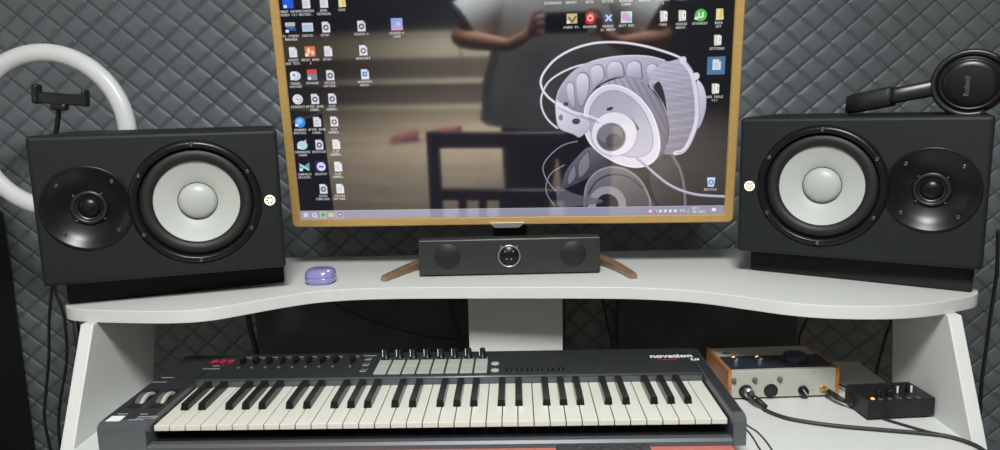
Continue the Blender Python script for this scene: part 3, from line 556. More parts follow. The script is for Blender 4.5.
def icon(kind, cx, cy):
    if kind in ('doc', 'gear', 'blue'):
        poly([(cx-17, cy-22), (cx+9, cy-22), (cx+18, cy-12), (cx+18, cy+22), (cx-17, cy+22)], (226, 228, 240), 1, False); poly([(cx+9, cy-22), (cx+18, cy-12), (cx+9, cy-12)], (150, 156, 180), 1, False)
        if kind == 'doc':
            for k in range(4): rect(cx-10, cy-6+k*6, cx+10, cy-4+k*6, (170, 178, 205))
        if kind == 'gear': ell((cx, cy+2), (cx+9, cy+2), (cx, cy+11), (70, 76, 96), 1, ring=3)
        if kind == 'blue': rect(cx-10, cy-8, cx+10, cy+12, (50, 140, 220)); rect(cx-4, cy-2, cx+5, cy+6, (190, 225, 250))
    elif kind == 'folder': poly([(cx-14, cy-24), (cx+14, cy-24), (cx+18, cy+20), (cx-14, cy+22)], (240, 228, 165), 1, False); rect(cx+2, cy-22, cx+14, cy+16, (225, 205, 130))
    elif kind == 'wfolder': poly([(cx-16, cy-22), (cx+10, cy-22), (cx+16, cy+20), (cx-14, cy+22)], (228, 226, 214), 1, False); rect(cx+2, cy-16, cx+16, cy+14, (250, 250, 248)); rect(cx+8, cy-8, cx+12, cy+6, (150, 150, 150))
    elif kind == 'pic': rect(cx-24, cy-18, cx+24, cy+18, (206, 220, 235)); rect(cx-20, cy-10, cx+20, cy+14, (180, 200, 225))
    elif kind == 'bluebox': rect(cx-24, cy-28, cx+24, cy+22, (30, 92, 220)); rect(cx-4, cy-20, cx+8, cy-12, (150, 190, 255)); rect(cx-20, cy+8, cx-6, cy+20, (230, 232, 238))
    elif kind == 'prog': rect(cx-22, cy-22, cx+22, cy-6, (190, 190, 200)); rect(cx-18, cy-4, cx+18, cy+2, (110, 130, 160)); rect(cx-6, cy+2, cx+24, cy+14, (30, 90, 160)); rect(cx-22, cy+8, cx-8, cy+20, (235, 235, 240))
    elif kind == 'orange': rect(cx-23, cy-22, cx+23, cy+22, (220, 110, 70)); ell((cx-8, cy-4), (cx-1, cy-4), (cx-8, cy+8), (255, 225, 200)); ell((cx+9, cy+4), (cx+16, cy+4), (cx+9, cy+14), (255, 205, 180)); rect(cx-22, cy+8, cx-8, cy+20, (235, 235, 240))
    elif kind == 'redgrey': rect(cx-22, cy-24, cx+22, cy-4, (214, 74, 72)); rect(cx-22, cy-4, cx+22, cy+22, (120, 138, 150)); rect(cx-20, cy+8, cx-6, cy+20, (235, 235, 240))
    elif kind == 'cloud': ell((cx, cy), (cx+24, cy), (cx, cy+20), (205, 215, 240)); ell((cx-8, cy-6), (cx+8, cy-6), (cx-8, cy+8), (235, 238, 250)); ell((cx-6, cy-4), (cx-2, cy-4), (cx-6, cy+2), (60, 70, 120)); rect(cx-22, cy+8, cx-8, cy+20, (235, 235, 240))
    elif kind == 'swirl': ell((cx, cy), (cx+23, cy), (cx, cy+22), (238, 238, 242)); ell((cx+1, cy), (cx+16, cy), (cx+1, cy+15), (30, 30, 34)); ell((cx, cy), (cx+10, cy), (cx, cy+10), (235, 235, 240), 1, ring=4); stroke([(cx-12, cy+12), (cx+12, cy-12)], 3, (235, 235, 240), 1, False)
    elif kind == 'bluedot': ell((cx, cy), (cx+24, cy), (cx, cy+24), (60, 150, 232)); ell((cx-2, cy-4), (cx+12, cy-4), (cx-2, cy+8), (130, 200, 250)); rect(cx-22, cy+8, cx-8, cy+20, (235, 235, 240))
    elif kind == 'paleblue': ell((cx, cy+2), (cx+24, cy+2), (cx, cy+22), (190, 220, 236)); poly([(cx+6, cy-14), (cx+20, cy-26), (cx+18, cy-6)], (190, 220, 236), 1, False); rect(cx-22, cy+8, cx-8, cy+20, (235, 235, 240))
    elif kind == 'teal': poly([(cx-24, cy-20), (cx, cy-6), (cx+24, cy-22), (cx+22, cy+20), (cx, cy+6), (cx-24, cy+20)], (90, 180, 185), 1, False); stroke([(cx-16, cy-10), (cx+16, cy+12)], 3, (210, 240, 240), 1, False); rect(cx-22, cy+8, cx-8, cy+20, (235, 235, 240))
    elif kind == 'team': rect(cx-24, cy-24, cx+24, cy+22, (70, 70, 190), .6); ell((cx, cy-1), (cx+20, cy-1), (cx, cy+19), (225, 230, 250)); poly([(cx-13, cy-1), (cx-4, cy-8), (cx-4, cy-3), (cx+4, cy-3), (cx+4, cy-8), (cx+13, cy-1), (cx+4, cy+6), (cx+4, cy+1), (cx-4, cy+1), (cx-4, cy+6)], (50, 80, 200), 1, False)
    elif kind == 'photo': rect(cx-25, cy-25, cx+25, cy+25, (150, 170, 240)); rect(cx-25, cy+5, cx+25, cy+25, (205, 165, 215)); ell((cx+4, cy-4), (cx+14, cy-4), (cx+4, cy+6), (190, 205, 250))
    elif kind == 'tan': rect(cx-22, cy-20, cx+22, cy+20, (214, 190, 140)); stroke([(cx-14, cy-6), (cx, cy+12), (cx+16, cy-10)], 3, (90, 76, 60), 1, False); rect(cx-22, cy+8, cx-8, cy+20, (235, 235, 240))
    elif kind == 'red': poly([(cx-20, cy-20), (cx+8, cy-26), (cx+22, cy), (cx+8, cy+24), (cx-20, cy+18)], (215, 34, 40), 1, False); ell((cx-1, cy-2), (cx+9, cy-2), (cx-1, cy+8), (250, 190, 190), 1, ring=3)
    elif kind == 'dark': rect(cx-22, cy-22, cx+22, cy+22, (28, 46, 84)); stroke([(cx-10, cy-10), (cx+10, cy+10)], 4, (190, 215, 245), 1, False); stroke([(cx+10, cy-10), (cx-10, cy+10)], 4, (190, 215, 245), 1, False)
    elif kind == 'pastel': rect(cx-23, cy-23, cx+23, cy+23, (190, 225, 230)); ell((cx-6, cy-4), (cx+10, cy-4), (cx-6, cy+12), (232, 130, 190), .7); rect(cx, cy, cx+20, cy+18, (150, 160, 235), .7)
    elif kind == 'green': ell((cx, cy), (cx+25, cy), (cx, cy+25), (88, 196, 84)); stroke([(cx-8, cy-10), (cx-8, cy+8), (cx+8, cy+8), (cx+8, cy-10)], 3, (235, 250, 235), 1, False); rect(cx-24, cy+8, cx-10, cy+20, (235, 235, 240))
    elif kind == 'bin': poly([(cx-18, cy-20), (cx+18, cy-20), (cx+13, cy+22), (cx-13, cy+22)], (205, 228, 244), 1, False); ell((cx, cy+2), (cx+9, cy+2), (cx, cy+11), (60, 130, 210), 1, ring=3)
    elif kind == 'pink': rect(cx-22, cy-20, cx+22, cy+20, (225, 120, 170))
ICONS = [(0, 1, 'bluebox', 'SMART DATA', 'VIDEO (2)'), (1, 1, 'doc', 'RECORDING', 'MASTER(.'), (2, 1, 'doc', 'DEMO', 'TUTORIAL'), (3, 1, 'folder', 'SONG', ''),
 (0, 2, 'prog', 'FL STUDIO', 'MANAGER'), (1, 2, 'pic', 'SKETCH.', ''), (2, 2, 'gear', 'SETUP.', ''), (4, 2, 'gear', 'READER-1', ''), (6, 2, 'photo', 'READER-1', 'LOGO'),
 (0, 3, 'doc', 'CREDIT', 'NEW TEXT.'), (1, 3, 'orange', 'MUSIC WORK', '1'), (2, 3, 'doc', 'SETUP.', ''), (4, 3, 'gear', 'WORKTAPE', ''),
 (0, 4, 'cloud', 'TUNNEL', 'FACTORY'), (1, 4, 'redgrey', 'VOYAGER', ''), (2, 4, 'gear', 'RECORD', 'CAPTURE.'), (4, 4, 'blue', 'WORKTAPE', 'AUDIO.'),
 (0, 5, 'swirl', 'ETERNITY', ''), (1, 5, 'gear', 'AFTER MOVE', 'SOUND.'), (2, 5, 'gear', 'CLIP', 'SUMMER.'),
 (0, 6, 'bluedot', 'DRUMMER', 'EDITION.'), (1, 6, 'doc', 'AFTER MOVE', 'SOUND.'), (2, 6, 'gear', 'CLIP', 'SUMMER.'),
 (0, 7, 'paleblue', 'SUBMARINE', 'SOUND'), (1, 7, 'gear', 'UNTITLED', ''), (2, 7, 'doc', 'CLIP', 'SUMMER.'),
 (0, 8, 'teal', 'COMPRESS', 'SESSION.'), (1, 8, 'team', 'DESKTOP', ''), (2, 8, 'doc', 'CLIP', 'SUMMER.'),
 (1, 9, 'gear', 'INTRO', 'TIMELINE.'), (2, 9, 'doc', 'RECORD', 'CAPTURE.')]
for c, r_, k_, a, b in ICONS:
    cx, cy = 40+77.6*c, 24+101.4*r_
    icon(k_, cx, cy); word(a, cx, cy+30); word(b, cx, cy+44)
for c, (k_, a, b) in enumerate([('tan', 'SOUND FO.', ''), ('red', 'MIXDOWN', ''), ('dark', 'ORANGE', '11 AUDIO'), ('pastel', 'WEST MIX', ''), (None, '', ''), ('wfolder', 'CARD', ''), ('wfolder', 'ORANGE', 'AUDIO.'), ('green', 'UTORRENT', ''), ('folder', 'MAIN', 'SET')]):
    cx, cy = 1250+76*c, 225
    if k_: icon(k_, cx, cy); word(a, cx, cy+30); word(b, cx, cy+44)
for c, (k_, a, b) in enumerate([('pink', 'EXTENSION', ''), ('tan', 'INPUTS', ''), ('red', 'BETA', ''), ('doc', 'ACTIVE', ''), ('gear', 'WINDOWS', 'SOUND'), ('doc', 'REMOTE', ''), ('wfolder', 'S SOUND', '1'), ('doc', 'SPEECH', ''), ('prog', 'CHART', '')]):
    cx, cy = 1172+76*c, 124
    icon(k_, cx, cy); word(a, cx, cy+30); word(b, cx, cy+44)
    icon(k_, cx+10, cy-101); word(a, cx, cy-71)
for r_, (k_, a, b) in enumerate([('wfolder', 'SETTINGS', ''), ('doc', '', ''), ('wfolder', 'NEW TABLE', '(2)')]):
    cx, cy = 1856, 328+100*r_
    if r_ == 1: rect(cx-37, cy-32, cx+36, cy+42, (92, 140, 190), .85)
    icon(k_, cx, cy); word(a, cx, cy+30); word(b, cx, cy+44)
icon('bin', 1856, 932); word('RECYCLE', 1856, 962)
# taskbar
rect(0, 1040, 1920, 1080, (150, 150, 174)); rect(0, 1040, 205, 1080, (176, 176, 196), .6); rect(0, 1040, 1920, 1042, (190, 190, 210))
for a, b in ((0, 0), (10, 0), (0, 10), (10, 10)): rect(16+a, 1051+b, 24+a, 1059+b, (238, 238, 250))
ell((64, 1060), (72, 1060), (64, 1068), (240, 240, 248), 1, ring=2); stroke([(70, 1066), (76, 1072)], 2, (240, 240, 248), 1, False)
rect(92, 1044, 122, 1078, (190, 198, 190)); rect(98, 1052, 116, 1068, (96, 180, 96)); rect(132, 1052, 154, 1070, (230, 216, 150)); rect(174, 1050, 196, 1068, (70, 80, 120)); rect(178, 1054, 192, 1064, (200, 205, 225))
for k in range(6): rect(1590+k*22, 1056, 1602+k*22, 1068, (232, 232, 240)); 
rect(1612, 1058, 1622, 1070, (214, 90, 90)); word('ENG', 1738, 1056, (240, 240, 245)); word('19:38', 1800, 1046, (240, 240, 245)); word('24.09.2023', 1800, 1062, (240, 240, 245)); rect(1866, 1052, 1884, 1066, (240, 240, 248))
# panel surface
lin = img/255.0; lin = np.where(lin <= 0.04045, lin/12.92, ((lin+0.055)/1.055)**2.4)
def screen_mesh():
    xs = np.linspace(-0.435, 0.435, SW); zs = np.linspace(0.506, 0.017, SHH)
    X, Z = np.meshgrid(xs, zs); co = np.stack([X, np.full_like(X, 0.003), Z], -1).reshape(-1, 3)
    ct, st = math.cos(TVT), math.sin(TVT)
    y = co[:, 1]*ct-co[:, 2]*st; z = co[:, 1]*st+co[:, 2]*ct; co[:, 1] = y; co[:, 2] = z; co *= TK
    me = bpy.data.meshes.new('screen'); idx = np.arange(SW*SHH).reshape(SHH, SW)
    q = np.stack([idx[1:, :-1], idx[1:, 1:], idx[:-1, 1:], idx[:-1, :-1]], -1).reshape(-1, 4)
    me.vertices.add(len(co)); me.vertices.foreach_set('co', co.astype(np.float32).ravel())
    me.loops.add(q.size); me.loops.foreach_set('vertex_index', q.ravel().astype(np.int32))
    me.polygons.add(len(q)); me.polygons.foreach_set('loop_start', np.arange(0, q.size, 4, dtype=np.int32)); me.update(calc_edges=True)
    at_ = me.color_attributes.new('picture', 'FLOAT_COLOR', 'POINT')
    c4 = np.ones((SW*SHH, 4), np.float32); c4[:, :3] = lin.reshape(-1, 3); at_.data.foreach_set('color', c4.ravel())
    return me
sm = mat('display_panel', (0.004, 0.004, 0.005), 0.045, spec=1.0); nt = sm.node_tree; bs = nt.nodes['Principled BSDF']
bs.inputs['IOR'].default_value = 1.9
an = nt.nodes.new('ShaderNodeAttribute'); an.attribute_name = 'picture'
nt.links.new(an.outputs['Color'], bs.inputs['Emission Color']); bs.inputs['Emission Strength'].default_value = 0.90
link('screen', screen_mesh(), sm, tv)
# ------------------------------------------------------------------ mini soundbar
sb = empty('mini_speaker_bar', (0.0015, 1.384, SH), 0.006, label='slim black desktop speaker bar with a chrome-ringed centre dial, under the big screen', cat='speaker')
MB().box(-0.1765, 0.1765, 0, 0.036, 0.003, 0.0725, bev=0.0020).build('casing', mat('charcoal_plastic', (0.022, 0.024, 0.024), 0.42), sb)
gm = grille_mat('perforated_grille', (0.020, 0.021, 0.021))
for x in (-0.121, 0.124):
    MB().lathe([(0, 0.0006), (0.0245, 0.0006), (0.0252, 0.0)], 48, at(x, 0, 0.040, FRONT)).build('grille', gm, sb)
MB().lathe([(0.0215, 0.0), (0.0222, 0.003), (0.0208, 0.0038), (0.0196, 0.003), (0.0194, 0.0008)], 64, at(-0.0005, 0, 0.039, FRONT)).build('dial_ring', silver, sb)
MB().lathe([(0, 0.0028), (0.0185, 0.0028), (0.0194, 0.0012)], 48, at(-0.0005, 0, 0.039, FRONT)).build('dial', gloss_black, sb)
g = MB()
for x, z in ((-0.008, 0.009), (0.008, 0.009), (-0.005, -0.006), (0.004, -0.006)): g.lathe([(0, 0.0034), (0.0012, 0.0034), (0.0015, 0.0026)], 12, at(-0.0005+x, 0, 0.039+z, FRONT))
g.build('dial_marks', print_grey, sb)
g = MB()
for s in (-1, 1): g.prism([(s*0.0115, 0.0165), (s*0.0165, 0.0225), (s*0.0175, 0.0150)], 0.001, 0.0032, mtx=at(-0.0005, 0, 0.039, FRONT))
g.build('dial_lugs', silver, sb)
g = MB()
for x in (-0.15, 0.15):
    for y in (0.010, 0.028): g.lathe([(0, 0), (0.006, 0), (0.006, 0.0035), (0, 0.0035)], 16, at(x, y, 0))
g.build('rubber_feet', rubber, sb)

# ------------------------------------------------------------------ earbud case
eb = empty('earbud_case', (-0.361, 1.355, SH), -0.05, label='small glossy lavender earbud case on the raised shelf beside the left monitor', cat='case')
def squircle_lathe(prof, rx, ry, n=48, p=2.7):
    t = bmesh.new(); rings = []
    for r, z in prof:
        if r < 1e-6: rings.append([t.verts.new((0, 0, z))]); continue
        ring = []
        for i in range(n):
            a = 2*math.pi*i/n; c, s = math.cos(a), math.sin(a); k = (abs(c)**p+abs(s)**p)**(-1/p)
            ring.append(t.verts.new((rx*r*k*c, ry*r*k*s, z)))
        rings.append(ring)
    for a, b in zip(rings, rings[1:]):
        for i in range(n):
            j = (i+1) % n
            if len(a) == 1: t.faces.new((a[0], b[i], b[j]))
            elif len(b) == 1: t.faces.new((a[i], b[0], a[j]))
            else: t.faces.new((a[i], b[i], b[j], a[j]))
    bmesh.ops.recalc_face_normals(t, faces=list(t.faces)); return t
lowp = [(0, 0), (0.72, 0), (0.86, 0.0015), (0.95, 0.005), (0.99, 0.009), (1.0, 0.0125), (0.97, 0.0132)]
topp = [(0.97, 0.0138), (1.0, 0.0145), (0.99, 0.0185), (0.94, 0.0235), (0.84, 0.0265), (0.68, 0.0280), (0.35, 0.0288), (0, 0.029)]
MB().add(squircle_lathe(lowp, 0.0285, 0.0275), None, 0, True).build('case_base', lav, eb)
MB().add(squircle_lathe(topp, 0.0285, 0.0275), None, 0, True).build('case_lid', lav, eb)
MB().add(squircle_lathe([(0.965, 0.0128), (0.965, 0.0142)], 0.0285, 0.0275)).build('case_seam', mat('lavender_shadow_gap', hexc(90, 85, 140), 0.5), eb)

# ------------------------------------------------------------------ MIDI keyboard
KZ = 0.787
kb = empty('midi_keyboard', (-0.13, 1.13, KZ), -0.012, label='dark grey sixty-one key keyboard controller with pads, knobs and red readout', cat='keyboard')
ZT = 0.047; XL, XR, YF, YB = -0.474, 0.467, -0.145, 0.152
ZX = Matrix(((0, 0, 1, 0), (1, 0, 0, 0), (0, 1, 0, 0), (0, 0, 0, 1)))
MB().box(XL+0.002, XR-0.002, -0.118, YB, 0.0, 0.006, bev=0.002).build('base', deck_grey, kb)
MB().prism([(-0.002+YF, 0.001), (YF, 0.009), (YF+0.004, 0.0125), (YF+0.014, 0.013), (YF+0.020, 0.009), (YF+0.026, 0.004)], -0.402, 0.4475, mtx=ZX).build('front_rail', dark_silver, kb)
MB().box(-0.402, 0.4475, YF+0.024, 0.03, 0.0050, 0.0080).build('key_bed', rubber, kb)
deck = MB().box(-0.402, 0.4475, 0.0255, YB, 0.018, ZT, bev=0.003, seg=3).build('control_panel', deck_grey, kb)
MB().tube([(-0.4015, 0.0265, ZT-0.0020), (0.447, 0.0265, ZT-0.0020)], 0.0026, 10).build('panel_front_edge', dark_silver, kb)
MB().box(-0.4015, 0.447, 0.0235, 0.0265, 0.030, ZT-0.003).build('panel_front_face', dark_silver, kb)
cheek = [(YF, 0.002), (YF, 0.038), (YF+0.002, 0.043), (YF+0.008, 0.0465), (YF+0.016, ZT), (YB-0.004, ZT), (YB, ZT-0.004), (YB, 0.002)]
for xa, xb in ((XL, -0.4025), (0.448, XR)):
    MB().prism(cheek, xa, xb, bev=0.0012, mtx=ZX).build('end_cheek', dark_silver, kb)
    MB().box(xa+0.002, xb-(-0.0005 if xb < 0 else 0.002), YF+0.017, YB-0.004, ZT-0.0002, ZT+0.0003).build('cheek_top_skin', deck_grey, kb)
P_ = 0.0235; X0 = -0.4004; ky0, ky1 = -0.1254, 0.0225
wk_me = None
for i in range(36):
    if wk_me is None:
        g = MB().box(0.0006, P_-0.0006, ky0, ky1, 0.0262, 0.0348, bev=0.0009)
        g.box(0.0006, P_-0.0006, ky0+0.0004, ky0+0.012, 0.0262, 0.0300, bev=0.0005)
        o = g.build('white_key', ivory, kb); wk_me = o.data
    else: o = link('white_key', wk_me, None, kb)
    o.location = (X0+P_*i, 0, 0)
bk_me = None
for i in range(35):
    if i % 7 in (0, 1, 3, 4, 5):
        off = {0: -0.0018, 1: 0.0018, 3: -0.0024, 4: 0, 5: 0.0024}[i % 7]
        if bk_me is None:
            t = bmesh.new(); bmesh.ops.create_cube(t, size=1)
            for v in t.verts:
                top = v.co.z > 0; frn = v.co.y < 0
                v.co = Vector((v.co.x*(0.0102 if top else 0.0128), (-0.0715 if frn else 0.0225) + (0.0035 if top and frn else 0), 0.0462 if top and not frn else (0.0455 if top else 0.033)))
            bmesh.ops.bevel(t, geom=list(t.edges), offset=0.0008, segments=2, affect='EDGES')
            o = MB().add(t, None, 0, False).build('black_key', key_black, kb); bk_me = o.data
        else: o = link('black_key', bk_me, None, kb)
        o.location = (X0+P_*(i+1)+off, 0, 0)
K = lambda x, y: (x+0.13, y-1.13)
# readout
x, y = K(-0.520, 1.243); MB().box(x-0.0225, x+0.0205, y-0.0115, y+0.0115, ZT-0.001, ZT+0.0012, bev=0.0008).build('readout_window', red_window, kb)
dg_ = MB()
for k in (-1, 0, 1):
    cx = x+k*0.0145
    for a, b, c, d in ((-.0035, .0035, .0050, .0068), (-.0035, .0035, -.001, .001), (-.0035, .0035, -.0068, -.0050), (-.0044, -.0030, -.0062, .0062), (.0030, .0044, -.0062, .0062)):
        dg_.box(cx+a, cx+b, y+c, y+d, ZT+0.0011, ZT+0.0016)
dg_.build('readout_digits', red_led, kb)
g = MB()
for bx_, by_, wd in ((-0.520, 1.222, 0.020), (-0.527, 1.208, 0.030), (-0.585, 1.168, 0.022), (-0.590, 1.148, 0.026), (-0.583, 1.020, 0.016), (-0.550, 1.019, 0.012), (-0.540, 1.010, 0.03), (-0.540, 1.004, 0.03), (-0.552, 0.999, 0.022)):
    x, y = K(bx_, by_); g.box(x-wd/2, x+wd/2, y-0.0011, y+0.0011, ZT, ZT+0.0006)
g.build('panel_lettering', print_grey, kb)
x, y = K(-0.585, 1.004); MB().box(x-0.0105, x+0.0105, y-0.009, y+0.009, ZT, ZT+0.0006).build('sticker', print_white, kb)
for bx_, by_ in ((-0.600, 1.160), (-0.568, 1.160), (-0.540, 1.214), (-0.512, 1.214)):
    x, y = K(bx_, by_); MB().lathe([(0, 0.003), (0.0035, 0.003), (0.0042, 0.0018), (0.0042, -0.001)], 16, at(x, y, ZT)).build('panel_button', black_plastic, kb)
for wx_ in (-0.580, -0.5475):
    x, y = K(wx_, 1.078)
    MB().prism(rrect(x-0.0095, x+0.0095, y-0.036, y+0.036, 0.003), ZT+0.0002, ZT+0.0012, 0.0003).build('wheel_slot', rubber, kb)
    wm = Matrix.Translation((x, y, ZT-0.0245)) @ Matrix.Rotation(math.pi/2, 4, 'Y')
    o = MB().lathe([(0, -0.0065), (0.031, -0.0065), (0.0325, -0.005), (0.0325, 0.0025), (0.031, 0.004), (0, 0.004)], 64, wm).build('control_wheel', wheel_dark, kb)
    t = MB().lathe([(0.0285, 0.0035), (0.0333, 0.0035), (0.0336, 0.0045), (0.0336, 0.0075), (0.0325, 0.0085), (0.0285, 0.0085)], 64, wm)
    t.build('wheel_grip', wheel_beige, o)
for k in range(9):
    sx = -0.480+0.0238*k if k < 8 else -0.283
    x, y = K(sx, 1.240)
    MB().box(x-0.0012, x+0.0012, y-0.020, y+0.020, ZT, ZT+0.0004).build('slider_slot', rubber, kb)
    o = MB().box(x-0.0042, x+0.0042, y-0.012, y+0.001, ZT+0.0006, ZT+0.0105, bev=0.0018).build('slider_cap', gloss_black, kb)
    g = MB().box(x-0.0058, x+0.0058, y+0.0225, y+0.0238, ZT, ZT+0.0005)
    g.box(x+0.0052, x+0.0058, y+0.010, y+0.0235, ZT, ZT+0.0005); g.build('slider_marks', print_grey, kb)
    MB().lathe([(0, 0.002), (0.0022, 0.002), (0.0028, 0.001), (0.0028, -0.001)], 12, at(x, y-0.030, ZT)).build('slider_button', wheel_dark, kb)
for bx_, by_ in ((-0.257, 1.246), (-0.256, 1.218), (-0.255, 1.189)):
    x, y = K(bx_, by_); o = MB().box(x-0.0055, x+0.0055, y-0.0065, y+0.0065, ZT, ZT+0.0016, bev=0.0006).build('menu_button', print_grey, kb)
    MB().box(x-0.0045, x+0.0045, y-0.0050, y+0.0055, ZT+0.0014, ZT+0.0021).build('menu_button_face', black_plastic, o)
    MB().prism([(x-0.002, y-0.001), (x+0.002, y-0.001), (x, y+0.0025)], ZT+0.002, ZT+0.0025).build('menu_button_arrow', print_grey, o)
x, y = K(-0.258, 1.264); MB().box(x-0.012, x+0.012, y-0.0012, y+0.0012, ZT, ZT+0.0005).build('panel_lettering', print_grey, kb)
for r_ in range(2):
    for k in range(8):
        x, y = K(-0.2235+0.02445*k, 1.2175-0.0340*r_)
        MB().box(x-0.0108, x+0.0108, y-0.0155, y+0.0155, ZT-0.0005, ZT+0.0028, bev=0.0012).build('drum_pad', pad_grey, kb)
for k in range(8):
    x, y = K(-0.2265+0.0249*k, 1.253)
    o = MB().lathe([(0, 0.0150), (0.0044, 0.0150), (0.0050, 0.0142), (0.0060, 0.003), (0.0078, 0.0015), (0.0082, 0.0)], 24, at(x, y, ZT)).build('rotary_knob', gloss_black, kb)
    MB().box(x-0.0060, x-0.0048, y-0.0040, y-0.0028, ZT+0.002, ZT+0.0155).build('knob_pointer', print_white, o)
    g = MB()
    for a in (-1, 1): g.lathe([(0, 0.0008), (0.0009, 0.0008), (0.0009, 0)], 8, at(x+a*0.009, y-0.007, ZT))
    g.build('knob_ticks', print_grey, kb)
for bx_, by_ in ((-0.0285, 1.2125), (-0.0280, 1.1800)):
    x, y = K(bx_, by_); MB().lathe([(0, 0.0022), (0.006, 0.0022), (0.0072, 0.0012), (0.0074, -0.0005)], 24, at(x, y, ZT)).build('page_button', pad_grey, kb)
for k in range(6):
    x, y = K(-0.004+0.0176*k, 1.180)
    MB().lathe([(0, 0.003), (0.0045, 0.003), (0.0056, 0.0018), (0.0058, -0.0005)], 20, at(x, y, ZT)).build('transport_button', gloss_black, kb)
    MB().prism([(x-0.0016, y+0.006), (x+0.0016, y+0.006), (x+0.0016, y+0.0078), (x-0.0016, y+0.0078)], ZT, ZT+0.0005).build('button_lettering', print_grey, kb)
x, y = K(0.2820, 1.238); text_mesh('brand_lettering', 'novation', 0.0210, print_white, kb, at(x, y, ZT+0.0003), sx=1.02, bold=0.0006)
x, y = K(0.272, 1.2225); text_mesh('model_lettering', 'impulse', 0.010, print_red, kb, at(x, y, ZT+0.0003), sx=1.1)
x, y = K(0.3200, 1.2200); o = MB().box(x-0.007, x+0.007, y-0.0045, y+0.0045, ZT, ZT+0.0005, bev=0).build('model_plate', print_white, kb)
text_mesh('model_number', '61', 0.0085, deck_grey, o, at(x, y, ZT+0.0009), sx=1.1)
kids = [o for o in kb.children]

# coral things the keyboard and the desk carry
cp = MB().prism(rrect(-0.505, 0.318, 0.955, 1.275, 0.02), DK, KZ+0.003, bev=0.006, seg=3).build('padded_board', coral); tag(cp, 'flat coral pink padded board lying under the long keyboard', 'board')
o = MB().prism(rrect(0.500, 0.578, 0.950, 1.030, 0.004), DK, DK+0.003, bev=0.0015).build('notepad', coral); tag(o, 'coral pink notepad at the desk front below the thick microphone cable', 'notepad')
o = MB().prism(rrect(0.062, 0.196, 0.959, 0.9835, 0.004), KZ+0.003, KZ+0.008, bev=0.002).build('fabric_strap', mat('mottled_dark_fabric', (0.03, 0.03, 0.032), 0.9, noise=0.7, nscale=180)); tag(o, 'dark mottled fabric strap on the coral board in front of the keyboard', 'strap')

# ------------------------------------------------------------------ audio interface
ai = empty('audio_interface', (0.4845, 1.234, DK), 0.035, label='cream audio interface with wooden ends and big dark volume knob, right of the keyboard', cat='audio interface')
AH = 0.0545; AD = 0.125; AW = 0.1000
MB().box(-AW+0.006, AW-0.006, 0.0, AD, 0.004, AH, bev=0.0015).build('casing', cream_metal, ai)
MB().box(-AW+0.008, AW-0.008, 0.009, 0.074, AH-0.0005, AH+0.0008).build('top_panel', navy_panel, ai)
for s in (-1, 1):
    MB().prism([(-0.002, 0.002), (-0.002, AH+0.002), (AD, AH+0.002), (AD, 0.002)], min(s*AW, s*(AW-0.0065)), max(s*AW, s*(AW-0.0065)), bev=0.0012, mtx=ZX).build('wooden_end', walnut, ai)
for px in (-0.0895, -0.0520, -0.0070):
    MB().lathe([(0, 0.005), (0.0034, 0.005), (0.0040, 0.0035), (0.0046, 0.001), (0.0046, 0.0)], 20, at(px, 0, 0.0375, FRONT)).build('front_button', mat('grey_button', (0.10, 0.10, 0.10), 0.4), ai)
    MB().lathe([(0.0046, 0.0), (0.0052, 0.0008), (0.0057, 0.0)], 24, at(px, 0, 0.0375, FRONT)).build('button_ring', print_grey, ai)
for px in (-0.0675, -0.0225):
    o = MB().lathe([(0.0124, 0), (0.0124, 0.0016), (0.0108, 0.0018), (0.0104, -0.001)], 40, at(px, 0, 0.0165, FRONT)).build('combo_socket', gloss_black, ai)
    MB().lathe([(0.0106, 0.0006), (0.0050, 0.0006), (0.0045, 0.0012), (0.0038, 0.0004), (0, 0.0004)], 32, at(px, 0, 0.0165, FRONT)).build('socket_insert', black_plastic, o)
MB().lathe([(0, 0.010), (0.0066, 0.010), (0.0076, 0.009), (0.0088, 0.001), (0.0090, 0)], 32, at(0.0355, 0, 0.015, FRONT)).build('headphone_knob', gloss_black, ai)
MB().box(-0.0012, 0.0012, -0.007, 0.0068, 0.0098, 0.0112, rot=at(0.0355, 0, 0.015, FRONT @ Matrix.Rotation(0.6, 4, 'Z'))).build('knob_pointer', silver, ai)
MB().lathe([(0, 0.001), (0.0018, 0.001), (0.002, 0)], 12, at(0.0525, 0, 0.0165, FRONT)).build('headphone_lamp', pad_grey, ai)
MB().lathe([(0.0034, 0.001), (0.0062, 0.002), (0.0068, 0.0)], 24, at(0.0715, 0, 0.0165, FRONT)).build('headphone_socket', brass, ai)
for px in (-0.0745, -0.0305):
    o = MB().lathe([(0, 0.0105), (0.0070, 0.0105), (0.0082, 0.0095), (0.0092, 0.0006), (0.0096, 0.0)], 32, at(px, 0.034, AH+0.0008)).build('gain_knob', navy_panel, ai)
    MB().box(px-0.0006, px+0.0006, 0.026, 0.032, AH+0.0112, AH+0.0118).build('knob_pointer', print_white, o)
    MB().lathe([(0, 0.0035), (0.0024, 0.0030), (0.0034, 0.0010), (0.0034, 0.0)], 16, at(px+0.006, 0.062, AH+0.0008)).build('gain_lamp', orange_led, ai)
MB().lathe([(0, 0.013), (0.0185, 0.013), (0.0200, 0.0118), (0.0212, 0.001), (0.0212, 0.0)], 48, at(0.0385, 0.044, AH+0.0008)).build('volume_knob', navy_panel, ai)
MB().prism([(-0.088+0.0155, 0.087), (-0.088+0.0245, 0.0935), (-0.088+0.0155, 0.100), (-0.088+0.0065, 0.0935)], AH, AH+0.0006).build('logo', mat('dark_grey_print', (0.07, 0.07, 0.065), 0.5), ai)
for k in range(4): MB().lathe([(0, 0), (0.006, 0), (0.006, 0.0045), (0, 0.0045)], 12, at((-0.07, 0.07)[k % 2], (0.015, 0.10)[k//2], 0)).build('rubber_foot', rubber, ai)

